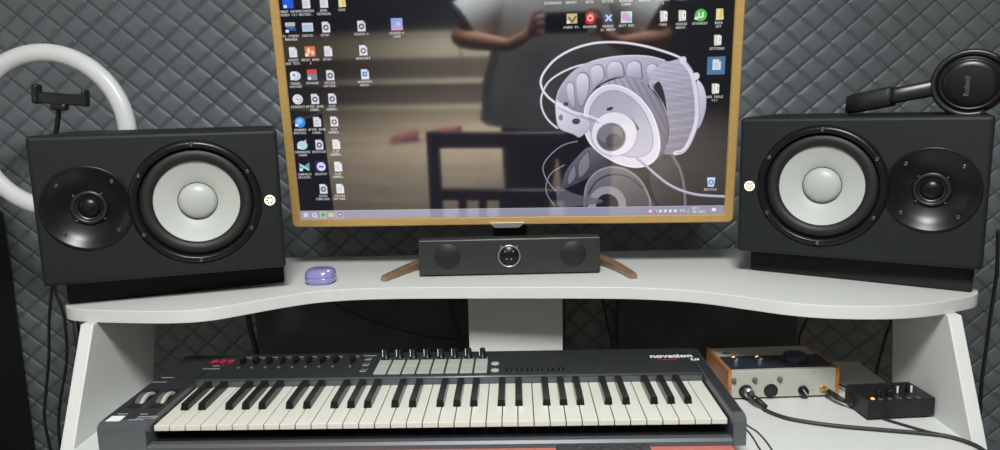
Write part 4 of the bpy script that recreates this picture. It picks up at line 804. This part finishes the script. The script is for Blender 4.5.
# ------------------------------------------------------------------ small black headphone amplifier box
fx = empty('headphone_amplifier', (0.6440, 1.140, DK), 0.07, label='small black headphone amplifier with a glowing orange lamp beside the right desk panel', cat='amplifier')
MB().box(-0.0575, 0.0575, 0, 0.072, 0.0045, 0.036, bev=0.0015).build('casing', mat('black_painted_metal', (0.012, 0.012, 0.013), 0.38, metal=0.2, bump=0.1), fx)
MB().lathe([(0, 0.0022), (0.0022, 0.0020), (0.0030, 0.0008), (0.0030, 0)], 16, at(-0.047, 0.006, 0.036)).build('power_lamp', red_orange_led, fx)
for i, (px, py) in enumerate(((-0.030, 0.016), (-0.012, 0.016), (0.006, 0.030), (0.030, 0.030))):
    o = MB().lathe([(0, 0.0115), (0.0048, 0.0115), (0.0055, 0.0105), (0.0064, 0)], 24, at(px, py, 0.036)).build('level_knob', gloss_black, fx)
    if i > 1: MB().box(px-0.0013, px+0.0013, py-0.0074, py-0.0056, 0.037, 0.0488).build('knob_pointer', print_white, o)
for px in (-0.034, -0.018, -0.002, 0.014, 0.030):
    MB().lathe([(0.0018, 0.0008), (0.0034, 0.0008), (0.0038, 0)], 16, at(px, 0.005, 0.036)).build('indicator_ring', wheel_dark, fx)
for k in range(4): MB().lathe([(0, 0), (0.005, 0), (0.005, 0.005), (0, 0.005)], 12, at((-0.048, 0.048)[k % 2], (0.010, 0.062)[k//2], 0)).build('rubber_foot', rubber, fx)

# ------------------------------------------------------------------ headphones on the right monitor
RA = -0.5325
hp = empty('headphones', (0.600, 1.2544, 0.9968+0.2503), RA, label='black over-ear headphones lying on top of the right studio monitor', cat='headphones')
hp.location += Matrix.Rotation(RA, 4, 'Z') @ Vector((0.107, 0.052, 0))
# local origin: under the cups' middle; band reaches to the left
leather_b = mat('black_soft_leatherette', (0.010, 0.010, 0.011), 0.6, bump=0.3, bscale=200)
def cup(yc, s):
    Rf = FRONT if s < 0 else Matrix.Rotation(-math.pi/2, 4, 'X')
    base = at(0.052, yc, 0.0500) @ Matrix.Rotation(0.18, 4, 'Y') @ Rf @ Matrix.Diagonal((1.0, 0.93, 1, 1))
    o = MB().lathe([(0.0, 0.0130), (0.030, 0.0130), (0.036, 0.0120), (0.040, 0.0100), (0.0415, 0.0088), (0.0430, 0.0092), (0.0445, 0.0100), (0.0465, 0.0088), (0.0480, 0.0040), (0.0480, -0.006), (0.0, -0.006)], 64, base).build('ear_cup', gloss_black, hp)
    MB().lathe([(0.0, -0.006), (0.0500, -0.006), (0.0535, -0.010), (0.0545, -0.0155), (0.0530, -0.022), (0.0470, -0.0265), (0.036, -0.026), (0.030, -0.018), (0, -0.018)], 64, base).build('ear_pad', leather_b, hp)
    # fork that holds the cup
    pts = [(-0.0530*math.cos(a), 0.0505*math.sin(a)) for a in [math.radians(-125+10*k) for k in range(26)]]
    Q = [at(0.052, yc+s*0.004, 0.0500) @ Matrix.Rotation(0.18, 4, 'Y') @ Vector((px, 0, pz)) for px, pz in pts]
    MB().tube(Q, 0.0052, 10).build('cup_fork', black_plastic, hp)
cup(0.0, -1); cup(0.118, 1)
# headband: a flat strip running from cup to cup
path = spline([(0.004, -0.002, 0), (-0.028, -0.006, 0), (-0.062, -0.006, 0), (-0.108, 0.006, 0), (-0.128, 0.034, 0), (-0.131, 0.062, 0), (-0.126, 0.088, 0), (-0.108, 0.114, 0), (-0.060, 0.124, 0), (-0.028, 0.124, 0), (0.004, 0.120, 0)], 6)
def strip(path, th, z0, z1):
    out, inn = [], []
    for i, p in enumerate(path):
        d_ = (path[min(i+1, len(path)-1)]-path[max(i-1, 0)]).normalized(); nn = Vector((-d_.y, d_.x, 0))
        out.append((p-nn*th/2)); inn.append((p+nn*th/2))
    t = bmesh.new(); rings = []
    for a, b in zip(out, inn):
        zc = 0.0180+0.200*(max(a.x, -0.135)+0.131)
        hz_ = (z1-z0)/2
        rings.append([t.verts.new((q.x, q.y, zc+dz)) for q, dz in ((a, -hz_*.75), (a, hz_*.75), (a*.5+b*.5, hz_), (b, hz_*.75), (b, -hz_*.75), (a*.5+b*.5, -hz_))])
    for A, B in zip(rings, rings[1:]):
        for k in range(6): t.faces.new((A[k], A[(k+1) % 6], B[(k+1) % 6], B[k]))
    t.faces.new(rings[0]); t.faces.new(rings[-1][::-1]); bmesh.ops.recalc_face_normals(t, faces=list(t.faces))
    return t
MB().add(strip(path[12:-12], 0.013, 0, 0.035), None, 0, True).build('headband_cushion', leather_b, hp)
MB().add(strip(path[:13], 0.008, 0, 0.027), None, 0, True).build('headband_arm', black_plastic, hp)
MB().add(strip(path[-13:], 0.008, 0, 0.027), None, 0, True).build('headband_arm', black_plastic, hp)
text_mesh('cup_lettering', 'Roland', 0.0105, mat('dim_print', (0.06, 0.06, 0.06), 0.5), hp, at(0.047, -0.0136, 0.0455, Matrix.Rotation(math.pi/2, 4, 'X') @ Matrix.Rotation(math.pi/2, 4, 'Z')), sx=1.1, bold=0.0003)

# ------------------------------------------------------------------ ring light
rl = empty('ring_light', (-1.0, 1.60, 0.0), 0.0, label='white ring light on a thin black stand behind the left studio monitor', cat='lamp')
N = 96
t = bmesh.new(); rr = []
for i in range(N):
    a = 2*math.pi*i/N; c, s = math.cos(a), math.sin(a); ring = []
    for k in range(20):
        b = 2*math.pi*k/20; r_ = 0.1695+0.0198*math.cos(b); ring.append(t.verts.new((r_*c, -0.016*math.sin(b), 1.244+r_*s)))
    rr.append(ring)
for i in range(N):
    A, B = rr[i], rr[(i+1) % N]
    for k in range(20): t.faces.new((A[k], A[(k+1) % 20], B[(k+1) % 20], B[k]))
bmesh.ops.recalc_face_normals(t, faces=list(t.faces))
MB().add(t, None, 0, True).build('ring_tube', ring_white, rl)
MB().tube([(0, 0.006, 0.12), (0, 0.006, 1.06)], 0.0068, 14).build('stand_pole', black_plastic, rl)
MB().tube([(0, 0.006, 0.70), (0, 0.006, 0.735)], 0.011, 14).tube([(0, 0.006, 0.40), (0, 0.006, 0.44)], 0.012, 14).build('pole_collar', black_plastic, rl)
MB().box(-0.016, 0.016, -0.004, 0.022, 1.035, 1.075, bev=0.004).build('ring_bracket', black_plastic, rl)
for k in range(3):
    a = math.radians(90+120*k); MB().tube([(0, 0.006, 0.40), (0.13*math.cos(a), 0.006+0.13*math.sin(a), 0.16), (0.26*math.cos(a), 0.006+0.26*math.sin(a), 0.010)], 0.007, 10).build('stand_leg', black_plastic, rl)
MB().tube(spline([(0.0, -0.004, 1.070), (-0.004, -0.006, 1.15), (0.010, -0.006, 1.225), (0.024, -0.012, 1.262), (0.034, -0.018, 1.292)], 6), 0.0052, 10).build('gooseneck', rubber, rl)
cl_ = MB(); CR = Matrix.Translation((0.046, -0.022, 1.316)) @ Matrix.Rotation(0.09, 4, 'Y')
cl_.box(-0.050, 0.052, -0.008, 0.008, -0.014, 0.010, bev=0.003, rot=CR); cl_.box(-0.022, 0.012, -0.010, 0.010, -0.027, -0.010, bev=0.006, rot=CR)
cl_.build('phone_clamp', black_plastic, rl)
MB().box(-0.060, -0.046, -0.012, 0.012, -0.016, 0.026, bev=0.005, rot=CR).build('clamp_jaw', black_plastic, rl)
MB().box(0.047, 0.056, -0.012, 0.012, -0.015, 0.021, bev=0.004, rot=CR).build('clamp_jaw', black_plastic, rl)

# flat dark sheets standing behind the desk, below the shelf
sheet_m = mat('matte_dark_grey', (0.055, 0.062, 0.070), 0.95, noise=0.25, nscale=12)
for xa, xb, lb in ((-0.690, 0.150, 'wide matte dark sheet in front of the quilted wall, left of and behind the centre support'), (0.292, 0.775, 'matte dark sheet in front of the quilted wall, behind the keyboard and the cream interface')):
    r = empty('dark_sheet', ((xa+xb)/2, 1.91, 0), 0.0, label=lb, cat='board')
    h_ = (xb-xa)/2; MB().box(-h_, h_, -0.015, 0.012, 0.0, 0.850, bev=0.003).build('sheet_face', sheet_m, r)
    for s in (-1, 1): MB().box(s*h_*0.8-0.02, s*h_*0.8+0.02, 0.010, 0.024, 0.0, 0.82, bev=0.002).build('rear_strip', black_plastic, r)

# dark cabinet at the left edge
dc_ = empty('black_cabinet', (-1.575, 1.77, 0), 0.0, label='tall black-brown cabinet at the left edge, standing against the quilted wall', cat='cabinet')
MB().box(-0.222, 0.222, -0.13, 0.15, 0.0, 1.03, bev=0.004).build('cabinet_body', mat('black_brown_wood', (0.010, 0.009, 0.008), 0.5, noise=0.3, nscale=14, stretch=(6, 6, 1)), dc_)
MB().box(-0.216, 0.216, -0.148, -0.131, 0.02, 1.02, bev=0.003).build('cabinet_door', mat('black_brown_wood', (0, 0, 0)), dc_)

# ------------------------------------------------------------------ cables
def cable(name, pts, r, m, label, group=None, sub=8):
    if name != 'keyboard_lead' and name != 'adapter_lead':
        e = Vector(pts[-1]); pts = list(pts)+[(e.x+0.01, e.y, 0.35), (e.x+0.02, e.y-0.03, 0.02), (e.x+0.06, e.y-0.08, r+0.001)]
    o = MB().tube(spline(pts, sub), r, 8).build(name, m); tag(o, label, 'cable', group); return o
C_ = CABLE
def hang(pts, y_in, x_in=None):
    return pts
cable('power_cable', C_['spk_l_a'], 0.0036, cable_black, 'outer of two black cables hanging beside the desk under the left monitor')
cable('signal_cable', C_['spk_l_b'], 0.0034, cable_black, 'inner of two black cables hanging left of the desk, nearest the stand')
cable('signal_cable', C_['spk_r'], 0.0042, cable_black, 'black cable hanging outside the right end of the desk')
cable('power_cable', C_['wall_a'], 0.0038, cable_black, 'black cable hanging behind the desk between amplifier and right side panel')
cable('signal_cable', C_['wall_b'], 0.0036, cable_black, 'black cable hanging behind the desk just above the cream interface')
cable('signal_cable', C_['wall_c'], 0.0034, cable_black, 'thin black cable hanging behind the keyboard, right of the centre support')
cable('power_cable', C_['wall_d'], 0.0075, cable_black, 'thick black cable hanging under the shelf near the left side panel')
cable('signal_cable', C_['wall_e'], 0.0036, cable_black, 'black cable sagging diagonally in the dark gap left of the centre support')
cable('power_cable', C_['wall_f'], 0.0042, cable_black, 'black cable dropping just beside the white centre support')
z = DK+0.0037
mp_ = [(0.4235, 1.202, 0.7650), (0.4320, 1.188, 0.7625)]+[(x, y, z) for x, y, _ in C_['mic']]
mc = empty('microphone_cable', (0.425, 1.246, DK+0.0165), 0.0, label='thick dark grey microphone cable plugged into the cream interface, crossing the desk', cat='cable')
W2(MB().tube(spline(mp_, 8), 0.0033, 10).build('cord', cable_grey, mc))
W2(MB().tube([(0.421, 1.2345, 0.7665), (0.421, 1.220, 0.7662)], 0.0088, 20).build('plug_shell', silver, mc))
W2(MB().tube([(0.421, 1.221, 0.7662), (0.4215, 1.210, 0.7656), (0.4240, 1.196, 0.7643)], [0.0062, 0.0060, 0.0052], 16).build('plug_collar', screw_metal, mc))
W2(MB().tube([(0.4225, 1.203, 0.7651), (0.4275, 1.192, 0.7635), (0.436, 1.180, 0.7590)], [0.0062, 0.0056, 0.0036], 14).build('strain_relief', rubber, mc))
jp = [(0.5615, 1.218, 0.7655), (0.570, 1.200, 0.7635), (0.583, 1.180, 0.7585)]+[(x, y, DK+0.0026) for x, y, _ in C_['jack']]
jc = empty('jack_cable', (0.5645, 1.246, DK+0.0165), 0.0, label='thin black cable with a brass jack, passing from the interface under the amplifier', cat='cable')
W2(MB().tube(spline(jp, 8), 0.0022, 8).build('cord', cable_black, jc))
W2(MB().tube([(0.5600, 1.2375, 0.7665), (0.5610, 1.222, 0.7660)], 0.0040, 14).build('plug_tip', brass, jc))
W2(MB().tube([(0.5610, 1.225, 0.7660), (0.5670, 1.203, 0.7642), (0.574, 1.190, 0.762)], [0.0052, 0.0050, 0.0034], 14).build('plug_sleeve', rubber, jc))
for k_, lb in (('kb_a', 'thin black lead curving onto the desk from the keyboard, the right one'), ('kb_b', 'thin black lead curving onto the desk from the keyboard, the left one')):
    pts = [(x, y, DK+0.0016) for x, y, _ in C_[k_]]; cable('keyboard_lead', pts, 0.0012, cable_black, lb)
o = cable('adapter_lead', [(0.598, 1.36, DK+0.002), (0.602, 1.30, DK+0.006), (0.606, 1.25, DK+0.012), (0.612, 1.223, DK+0.020)], 0.0018, cable_black, 'short black lead between the cream interface and the amplifier')
# ------------------------------------------------------------------ the room behind the photographer (seen mirrored in the display)
chair_wood = mat('dark_plum_stained_wood', (0.030, 0.012, 0.022), 0.35)
ch = empty('dining_chair', (-0.13, 0.66, 0.0), 0.0, label='dark plum wooden chair with a slatted back, mirrored in the display', cat='chair')
MB().box(-0.22, 0.22, -0.20, 0.20, 0.445, 0.475, bev=0.008).build('seat', chair_wood, ch)
for s in (-1, 1):
    MB().prism([(-0.20, 0.0), (-0.165, 0.0), (-0.165, 0.46), (-0.205, 1.0), (-0.235, 1.0), (-0.20, 0.46)], s*0.23-0.021, s*0.23+0.021, bev=0.003, mtx=ZX).build('back_post', chair_wood, ch)
    MB().box(s*0.20-0.019, s*0.20+0.019, 0.155, 0.193, 0, 0.447, bev=0.003).build('front_leg', chair_wood, ch)
MB().box(-0.211, 0.211, -0.232, -0.205, 0.945, 0.998, bev=0.004).build('top_rail', chair_wood, ch)
MB().box(-0.211, 0.211, -0.220, -0.195, 0.765, 0.805, bev=0.004).build('middle_rail', chair_wood, ch)
MB().box(-0.211, 0.211, -0.205, -0.182, 0.545, 0.585, bev=0.004).build('lower_rail', chair_wood, ch)
for k in range(5):
    x = -0.14+0.07*k; MB().prism([(-0.198, 0.57), (-0.186, 0.57), (-0.206, 0.78), (-0.218, 0.78)], x-0.014, x+0.014, mtx=ZX).build('back_slat', chair_wood, ch)

pink = mat('dusty_pink_felt', hexc(160, 96, 100), 0.85, noise=0.08)
def slipper(x, y, rz, label):
    r = empty('slipper', (x, y, 0), rz, label=label, cat='slipper', group='slippers on the floor behind the photographer')
    sole = [(-0.13, -0.03), (-0.10, -0.045), (0.0, -0.038), (0.08, -0.050), (0.125, -0.03), (0.135, 0.0), (0.125, 0.03), (0.08, 0.048), (0.0, 0.036), (-0.10, 0.040), (-0.13, 0.028)]
    MB().prism([(p.x, p.y) for p in spline([(a, b, 0) for a, b in sole+sole[:1]], 4)[:-1]], 0, 0.018, bev=0.004).build('sole', pink, r)
    t = bmesh.new(); rings = []
    for i in range(9):
        f_ = i/8; xx_ = -0.085+0.215*f_; w_ = 0.047*math.sqrt(max(0.02, 1-(f_*1.0)**4)); h_ = 0.050*(1-f_)**0.45+0.022
        rings.append([t.verts.new((xx_, w_*math.cos(math.pi*k/10), 0.014+h_*math.sin(math.pi*k/10))) for k in range(11)])
    for A, B in zip(rings, rings[1:]):
        for k in range(10): t.faces.new((A[k], A[k+1], B[k+1], B[k]))
    bmesh.ops.solidify(t, geom=list(t.faces), thickness=0.005)
    MB().add(t, None, 0, True).build('upper', pink, r)
    r.scale = (1.15, 1.15, 1.15)
slipper(-1.45, -3.40, 2.75, 'pink slipper mirrored left of the chair back in the display')
slipper(-1.10, -3.62, 3.3, 'pink slipper mirrored behind the chair back in the display')

lam = mat('pale_beige_laminate', hexc(214, 206, 188), 0.5, noise=0.04, nscale=8, stretch=(1, 6, 6)); lam2 = mat('grey_brown_laminate', hexc(112, 104, 96), 0.5, noise=0.05, nscale=8)
dr = empty('low_bench_unit', (-1.70, -5.05, 0.0), 0.0, label='low beige and grey storage bench along the rear wall, mirrored in the display', cat='bench')
MB().box(-1.60, 1.60, -0.22, 0.22, 0.0, 0.765, bev=0.004).build('carcass', lam2, dr)
MB().box(-1.62, 1.62, -0.24, 0.25, 0.765, 0.785, bev=0.004).build('bench_top', lam, dr)
for k in range(3):
    MB().box(-1.59+1.06*k, -0.55+1.06*k, 0.221, 0.240, 0.545, 0.760, bev=0.003).build('drawer_front', lam, dr)
    MB().box(-1.59+1.06*k, -0.55+1.06*k, 0.221, 0.236, 0.335, 0.535, bev=0.003).build('drawer_front', lam2, dr)
MB().box(-1.60, 1.60, 0.20, 0.250, 0.275, 0.325, bev=0.003).build('shelf_rail', lam, dr)
MB().box(-1.60, 1.60, 0.20, 0.250, 0.0, 0.045, bev=0.003).build('plinth', lam, dr)

# ------------------------------------------------------------------ photographer
skin = mat('skin', hexc(190, 140, 118), 0.5, noise=0.05, nscale=30)
shirt_m = mat('pale_grey_cotton', hexc(214, 220, 222), 0.85, noise=0.05, nscale=25, bump=0.3, bscale=120)
trous = mat('slate_grey_trousers', hexc(74, 78, 86), 0.85, noise=0.06, nscale=40)
CX = 0.02
per = empty('person', (CX, -0.30, 0), 0.0, label='person in a pale grey t-shirt holding up a phone, mirrored in the display', cat='person')
def skinned(name, verts, edges, m, parent, sub=2, root=0):
    me = bpy.data.meshes.new(name); me.from_pydata([v[:3] for v in verts], edges, [])
    o = bpy.data.objects.new(name, me); COL.objects.link(o)
    md = o.modifiers.new('s', 'SKIN'); md.use_smooth_shade = True
    for i, v in enumerate(verts):
        sv = me.skin_vertices[0].data[i]; r_ = v[3]; sv.radius = r_ if isinstance(r_, tuple) else (r_, r_); sv.use_root = (i == root)
    ms = o.modifiers.new('u', 'SUBSURF'); ms.levels = sub; ms.render_levels = sub
    dg = bpy.context.evaluated_depsgraph_get(); dg.update(); m2 = bpy.data.meshes.new_from_object(o.evaluated_get(dg)); bpy.data.objects.remove(o)
    for p in m2.polygons: p.use_smooth = True
    m2.materials.clear()
    return W2(link(name, m2, m, parent))
V = []; E_ = []
def nd(x, y, z, r, par=None):
    V.append((x, y, z, r)); i = len(V)-1
    if par is not None: E_.append((par, i))
    return i
pel = nd(CX, -0.30, 0.93, 0.145); sp = nd(CX, -0.295, 1.12, 0.14, pel); chs = nd(CX, -0.29, 1.32, 0.145, sp); nb = nd(CX, -0.30, 1.46, 0.075, chs); nk = nd(CX, -0.285, 1.535, 0.055, nb)
jaw = nd(CX, -0.262, 1.60, 0.068, nk); hd = nd(CX, -0.265, 1.68, 0.088, jaw); tp = nd(CX, -0.275, 1.735, 0.07, hd)
nd(CX, -0.160, 1.642, 0.012, nd(CX, -0.185, 1.650, 0.016, jaw))
def arm(s, el, wr, pa, tips):
    sh = nd(CX+s*0.19, -0.30, 1.425, 0.065, chs); e1 = nd(*[(a+b)/2 for a, b in zip((CX+s*0.19, -0.30, 1.425), el)], 0.052, sh); e = nd(*el, 0.043, e1)
    m_ = nd(*[(a*.6+b*.4) for a, b in zip(el, wr)], 0.040, e); w_ = nd(*wr, 0.026, m_); p = nd(*pa, 0.030, w_)
    for kn, tip, r0 in tips:
        k1 = nd(*[(a+b)/2 for a, b in zip(pa, kn)], r0*1.15, p); k2 = nd(*kn, r0, k1); nd(*tip, r0*.85, k2)
arm(-1, (-0.375, -0.165, 1.235), (-0.150, -0.075, 1.215), (-0.085, -0.062, 1.245),
    [((-0.045, -0.030, 1.335), (-0.012, -0.006, 1.347), 0.0085), ((-0.040, -0.004, 1.318), (-0.006, -0.001, 1.322), 0.009), ((-0.040, 0.000, 1.293), (-0.012, 0.002, 1.300), 0.009), ((-0.040, -0.002, 1.262), (-0.014, 0.001, 1.258), 0.008), ((-0.045, -0.070, 1.275), (-0.005, -0.038, 1.296), 0.010)])
arm(1, (0.46, -0.165, 1.215), (0.265, -0.075, 1.215), (0.215, -0.062, 1.245),
    [((0.185, -0.030, 1.340), (0.150, -0.008, 1.347), 0.0085), ((0.182, -0.004, 1.318), (0.148, -0.001, 1.322), 0.009), ((0.182, 0.000, 1.293), (0.150, 0.002, 1.300), 0.009), ((0.182, -0.002, 1.262), (0.152, 0.001, 1.258), 0.008), ((0.185, -0.070, 1.275), (0.142, -0.038, 1.298), 0.010)])
for s in (-1, 1):
    h = nd(CX+s*0.10, -0.30, 0.86, 0.10, pel); k = nd(CX+s*0.12, -0.285, 0.50, 0.062, h); a = nd(CX+s*0.125, -0.32, 0.10, 0.040, k); nd(CX+s*0.14, -0.17, 0.035, 0.034, a)
skinned('body', V, E_, skin, per, 2)
def loft(rings, n=40, wob=0.0):
    t = bmesh.new(); R_ = []
    for z, cx, cy, rx, ry in rings:
        R_.append([t.verts.new((cx+rx*math.cos(2*math.pi*i/n)*(1+wob*math.sin(i*1.9+z*9)), cy+ry*math.sin(2*math.pi*i/n)*(1+wob*math.sin(i*1.3+z*14)), z)) for i in range(n)])
    for A, B in zip(R_, R_[1:]):
        for i in range(n): t.faces.new((A[i], A[(i+1) % n], B[(i+1) % n], B[i]))
    return t
sh = MB(); t = loft([(0.875, CX, -0.29, 0.325, 0.190), (0.93, CX, -0.29, 0.318, 0.187), (1.05, CX, -0.29, 0.305, 0.178), (1.15, CX, -0.29, 0.275, 0.172), (1.27, CX, -0.29, 0.270, 0.170), (1.36, CX, -0.295, 0.255, 0.162), (1.43, CX, -0.30, 0.220, 0.135), (1.475, CX, -0.30, 0.140, 0.105), (1.495, CX, -0.295, 0.088, 0.085)], wob=0.018)
sh.add(t, None, 0, True)
for s, ex_ in ((-1, -0.375), (1, 0.46)):
    a = Vector((CX+s*0.16, -0.30, 1.405)); b = Vector((ex_*0.90, -0.205, 1.285)); P3 = [a, a*.7+b*.3, a*.35+b*.65, b]
    t = bmesh.new(); rings = []
    for i, p in enumerate(P3):
        d_ = (b-a).normalized(); u_ = d_.cross(Vector((0, 1, 0))).normalized(); v_ = d_.cross(u_); rad = (0.085, 0.092, 0.096, 0.100)[i]
        rings.append([t.verts.new(p+(u_*math.cos(k*math.pi/12)+v_*math.sin(k*math.pi/12)*0.8)*rad) for k in range(24)])
    for A, B in zip(rings, rings[1:]):
        for k in range(24): t.faces.new((A[k], A[(k+1) % 24], B[(k+1) % 24], B[k]))
    sh.add(t, None, 0, True)
W2(sh.build('t_shirt', shirt_m, per))
tr_ = MB(); tr_.add(loft([(0.99, CX, -0.295, 0.215, 0.160), (0.90, CX, -0.295, 0.235, 0.170), (0.82, CX, -0.295, 0.235, 0.160)]), None, 0, True)
for s in (-1, 1): tr_.add(loft([(0.88, CX+s*0.105, -0.295, 0.135, 0.155), (0.70, CX+s*0.12, -0.29, 0.118, 0.125), (0.48, CX+s*0.13, -0.285, 0.098, 0.105), (0.10, CX+s*0.135, -0.31, 0.085, 0.095), (0.06, CX+s*0.135, -0.31, 0.086, 0.097)]), None, 0, True)
W2(tr_.build('trousers', trous, per))
hair = MB(); hair.lathe([(0.099, -0.02), (0.102, 0.02), (0.095, 0.06), (0.07, 0.09), (0.03, 0.105), (0, 0.108)], 32, at(CX, -0.283, 1.685) @ Matrix.Rotation(0.35, 4, 'X')); W2(hair.build('hair', mat('dark_brown_hair', (0.012, 0.009, 0.007), 0.6), per))
for s in (-1, 1):
    W2(MB().lathe([(0, 0.012), (0.006, 0.0105), (0.011, 0.005), (0.012, 0)], 16, at(CX+s*0.032, -0.187, 1.672, Matrix.Rotation(-math.pi/2, 4, 'X'))).build('eye', mat('eye_white', (0.7, 0.7, 0.7), 0.3), per))
    W2(MB().lathe([(0, 0.0135), (0.004, 0.0130), (0.0055, 0.0115)], 16, at(CX+s*0.032, -0.187, 1.672, Matrix.Rotation(-math.pi/2, 4, 'X'))).build('iris', mat('dark_iris', (0.02, 0.012, 0.008), 0.2), per))
    W2(MB().lathe([(0, 0.012), (0.010, 0.010), (0.014, 0.0)], 16, at(CX+s*0.094, -0.275, 1.655, Matrix.Rotation(s*math.pi/2, 4, 'Y') @ Matrix.Diagonal((1.7, 1, 1, 1)))).build('ear', skin, per))
W2(MB().box(CX-0.024, CX+0.024, -0.200, -0.188, 1.607, 1.617, bev=0.004).build('mouth', mat('lips', hexc(160, 92, 84), 0.5), per))
for s in (-1, 1): W2(MB().box(CX+s*0.14-0.045, CX+s*0.14+0.045, -0.37, -0.11, 0.0, 0.07, bev=0.025, seg=3).build('shoe', black_plastic, per))
ph = empty('smartphone', (0.070, -0.020, 1.300), 0.0, label='black smartphone held level in both hands, mirrored in the display', cat='phone')
MB().prism(rrect(-0.082, 0.082, -0.039, 0.039, 0.009), -0.004, 0.004, bev=0.0015, mtx=FRONT).build('phone_body', gloss_black, ph)
MB().prism(rrect(-0.082+0.003, -0.082+0.030, -0.036, -0.004, 0.007), 0.004, 0.0052, bev=0.0005, mtx=FRONT).build('camera_island', black_plastic, ph)
